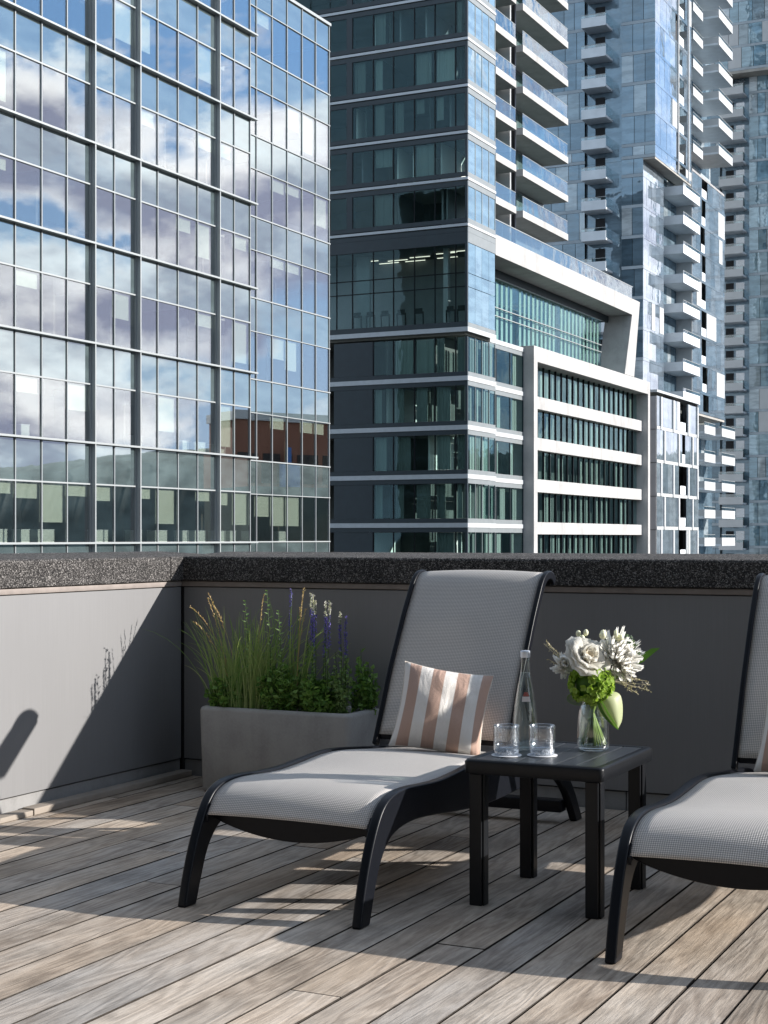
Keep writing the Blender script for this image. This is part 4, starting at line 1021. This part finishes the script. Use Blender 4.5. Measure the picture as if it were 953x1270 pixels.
def brick_block():
    c = Vector((30.5, 177.0, GZ)); t = thing('brick_building', c, 'red brown brick block with a blue cylinder, seen only mirrored in the office glass', 'building')
    Mx = Matrix.Translation((c.x, c.y, 0)) @ Matrix.Rotation(math.atan2(11.1, -5.9), 4, 'Z')       # long side along local x, front towards the office
    def b(name, q, mat): return MB().box(*q, Mx).build(name, M[mat], t)
    b('wall', (-9, 9, -12, 0, 8.0, 17.0), 'redwall'); b('base', (-9.2, 9.2, -12.2, 4.0, GZ, 7.98), 'hill'); b('roof_band', (-9.3, 9.3, -12.3, .3, 17.01, 18.2), 'c_white')
    for k in range(5):
        b('window', (-8+k*3.4, -5.4+k*3.4, .01, .1, 8.6, 12.6), 'gap')
    MB().lathe([(.9, 7.99), (.9, 13.4), (0, 13.5)], Mx @ Vector((-.8, 1.6, 0)), 24).build('blue_cylinder', M['bluecol'], t, smooth=True)
brick_block()
def hill():
    m = MB(); nu, nv = 420, 6
    def fn(u, v):
        a = rad(-5+95*u); r = 430+300*v; h = (36+6*math.sin(u*9)+3.5*math.sin(u*19+1)+1.2*math.sin(u*47)+1.6*R.random())*math.sin(math.pi*min(1, .08+.55*v))
        return (r*math.cos(a), r*math.sin(a), GZ-1+(h+31)*(1 if v > .25 else v*4))
    m.grid(fn, nu, nv); tag(m.build('hill', M['hill'], smooth=True), kind='structure')
hill()
tag(MB().quad((-4000, -4000, GZ), (4000, -4000, GZ), (4000, 4000, GZ), (-4000, 4000, GZ)).build('ground', M['asphalt']), kind='structure')
#CITY_END

# ------------------------------------------------------------------ light, sky, camera
K, MM = 2.60, 1.04
sd = Vector((K, MM, 1)).normalized()
el = math.asin(sd.z); 
sun = bpy.data.lights.new('sun', 'SUN'); sun.energy = 5.0; sun.angle = rad(.53); sun.color = (1, .955, .90)
so = bpy.data.objects.new('sun', sun); COL.objects.link(so); so.rotation_euler = sd.to_track_quat('Z', 'Y').to_euler(); so.location = sd*60
def world():
    w = bpy.data.worlds.new('World'); SC.world = w; w.use_nodes = True; nt = w.node_tree; nt.nodes.clear()
    class Q(NT):
        def __init__(s): s.t = nt
    t = Q(); out = t.n('ShaderNodeOutputWorld')
    sky = t.n('ShaderNodeTexSky', sky_type='NISHITA', sun_disc=False, sun_elevation=el, sun_rotation=math.atan2(sd.x, sd.y), air_density=1.0, dust_density=.6, ozone_density=1.2, altitude=50)
    d = t.n('ShaderNodeTexCoord').outputs['Generated']
    v = t.mapv(d, (1, 1, 1.9), (.31, .62, .05))
    a = t.noise(v, 5.2, 9, .56, .15); b = t.noise(t.mapv(d, (1, 1, 1.9), (.31, .62, -.012)), 5.2, 9, .56, .15)
    z = t.n('ShaderNodeSeparateXYZ', ins={0: d}).outputs[2]
    a = t.math('ADD', a, t.ramp(z, [(0, .5), (.07, .49), (.13, .545), (.22, .54), (.31, .46), (1, .48)])); a = t.math('SUBTRACT', a, .5)
    mask = t.ramp(a, [(.455, 0), (.515, .8), (.58, 1)])
    lit = t.math('ADD', t.math('MULTIPLY', t.math('SUBTRACT', b, a), 6.0), .70, clamp=True)
    body = t.ramp(a, [(.50, 1), (.76, .62)])
    # the bright, broken bank of cumulus stands in the north-east; the rest of the sky is clearer
    dot = t.n('ShaderNodeVectorMath', operation='DOT_PRODUCT', ins={0: d, 1: (.55, .81, .20)}).outputs['Value']
    ne = t.ramp(dot, [(.70, 0), (.90, 1)])
    z = t.n('ShaderNodeSeparateXYZ', ins={0: d}).outputs[2]
    clear = t.mix(.30, sky.outputs[0], (3.4, 4.2, 5.2)); clear = t.mix(t.ramp(z, [(.0, .9), (.05, .8), (.25, 0)]), clear, (8.0, 9.0, 10.0))
    bright = t.mix(t.ramp(z, [(.0, 1), (.06, .8), (.30, 0)]), (1.55, 2.9, 5.1), (3.1, 3.9, 4.9))
    so = t.ramp(t.n('ShaderNodeVectorMath', operation='DOT_PRODUCT', ins={0: d, 1: (.02, -.95, .31)}).outputs['Value'], [(.50, 0), (.86, 1)])
    clear = t.mix(so, clear, (4.0, 5.1, 6.3))
    blue = t.mix(ne, clear, bright)
    shade = t.mix(ne, (3.0, 3.2, 3.8), (2.35, 2.5, 3.4)); white = t.mix(ne, (5.6, 5.5, 5.4), (9.3, 9.1, 8.95))
    c = t.mix(t.math('MULTIPLY', mask, t.math('ADD', .45, t.math('MULTIPLY', ne, .55))), blue, t.mix(t.math('MULTIPLY', lit, body), shade, white))
    bg = t.n('ShaderNodeBackground', ins={0: c, 1: .125})
    nt.links.new(bg.outputs[0], out.inputs[0])
world()
cam = bpy.data.cameras.new('camera'); co = bpy.data.objects.new('camera', cam); COL.objects.link(co)
co.location = CAM; co.rotation_euler = (rad(90), 0, TH)
cam.sensor_fit = 'HORIZONTAL'; cam.sensor_width = 36; cam.lens = 36*FPX/953; cam.shift_y = 32/953; cam.clip_end = 5000; cam.clip_start = .05
SC.camera = co
SC.view_settings.view_transform = 'Standard'; SC.view_settings.look = 'None'; SC.view_settings.gamma = 1; SC.view_settings.exposure = .72
SC.view_settings.use_curve_mapping = False
SC.cycles.max_bounces = 10; SC.cycles.transparent_max_bounces = 24; SC.cycles.transmission_bounces = 10; SC.cycles.caustics_refractive = False; SC.cycles.caustics_reflective = False
try: SC.cycles.use_denoising = True
except Exception: pass
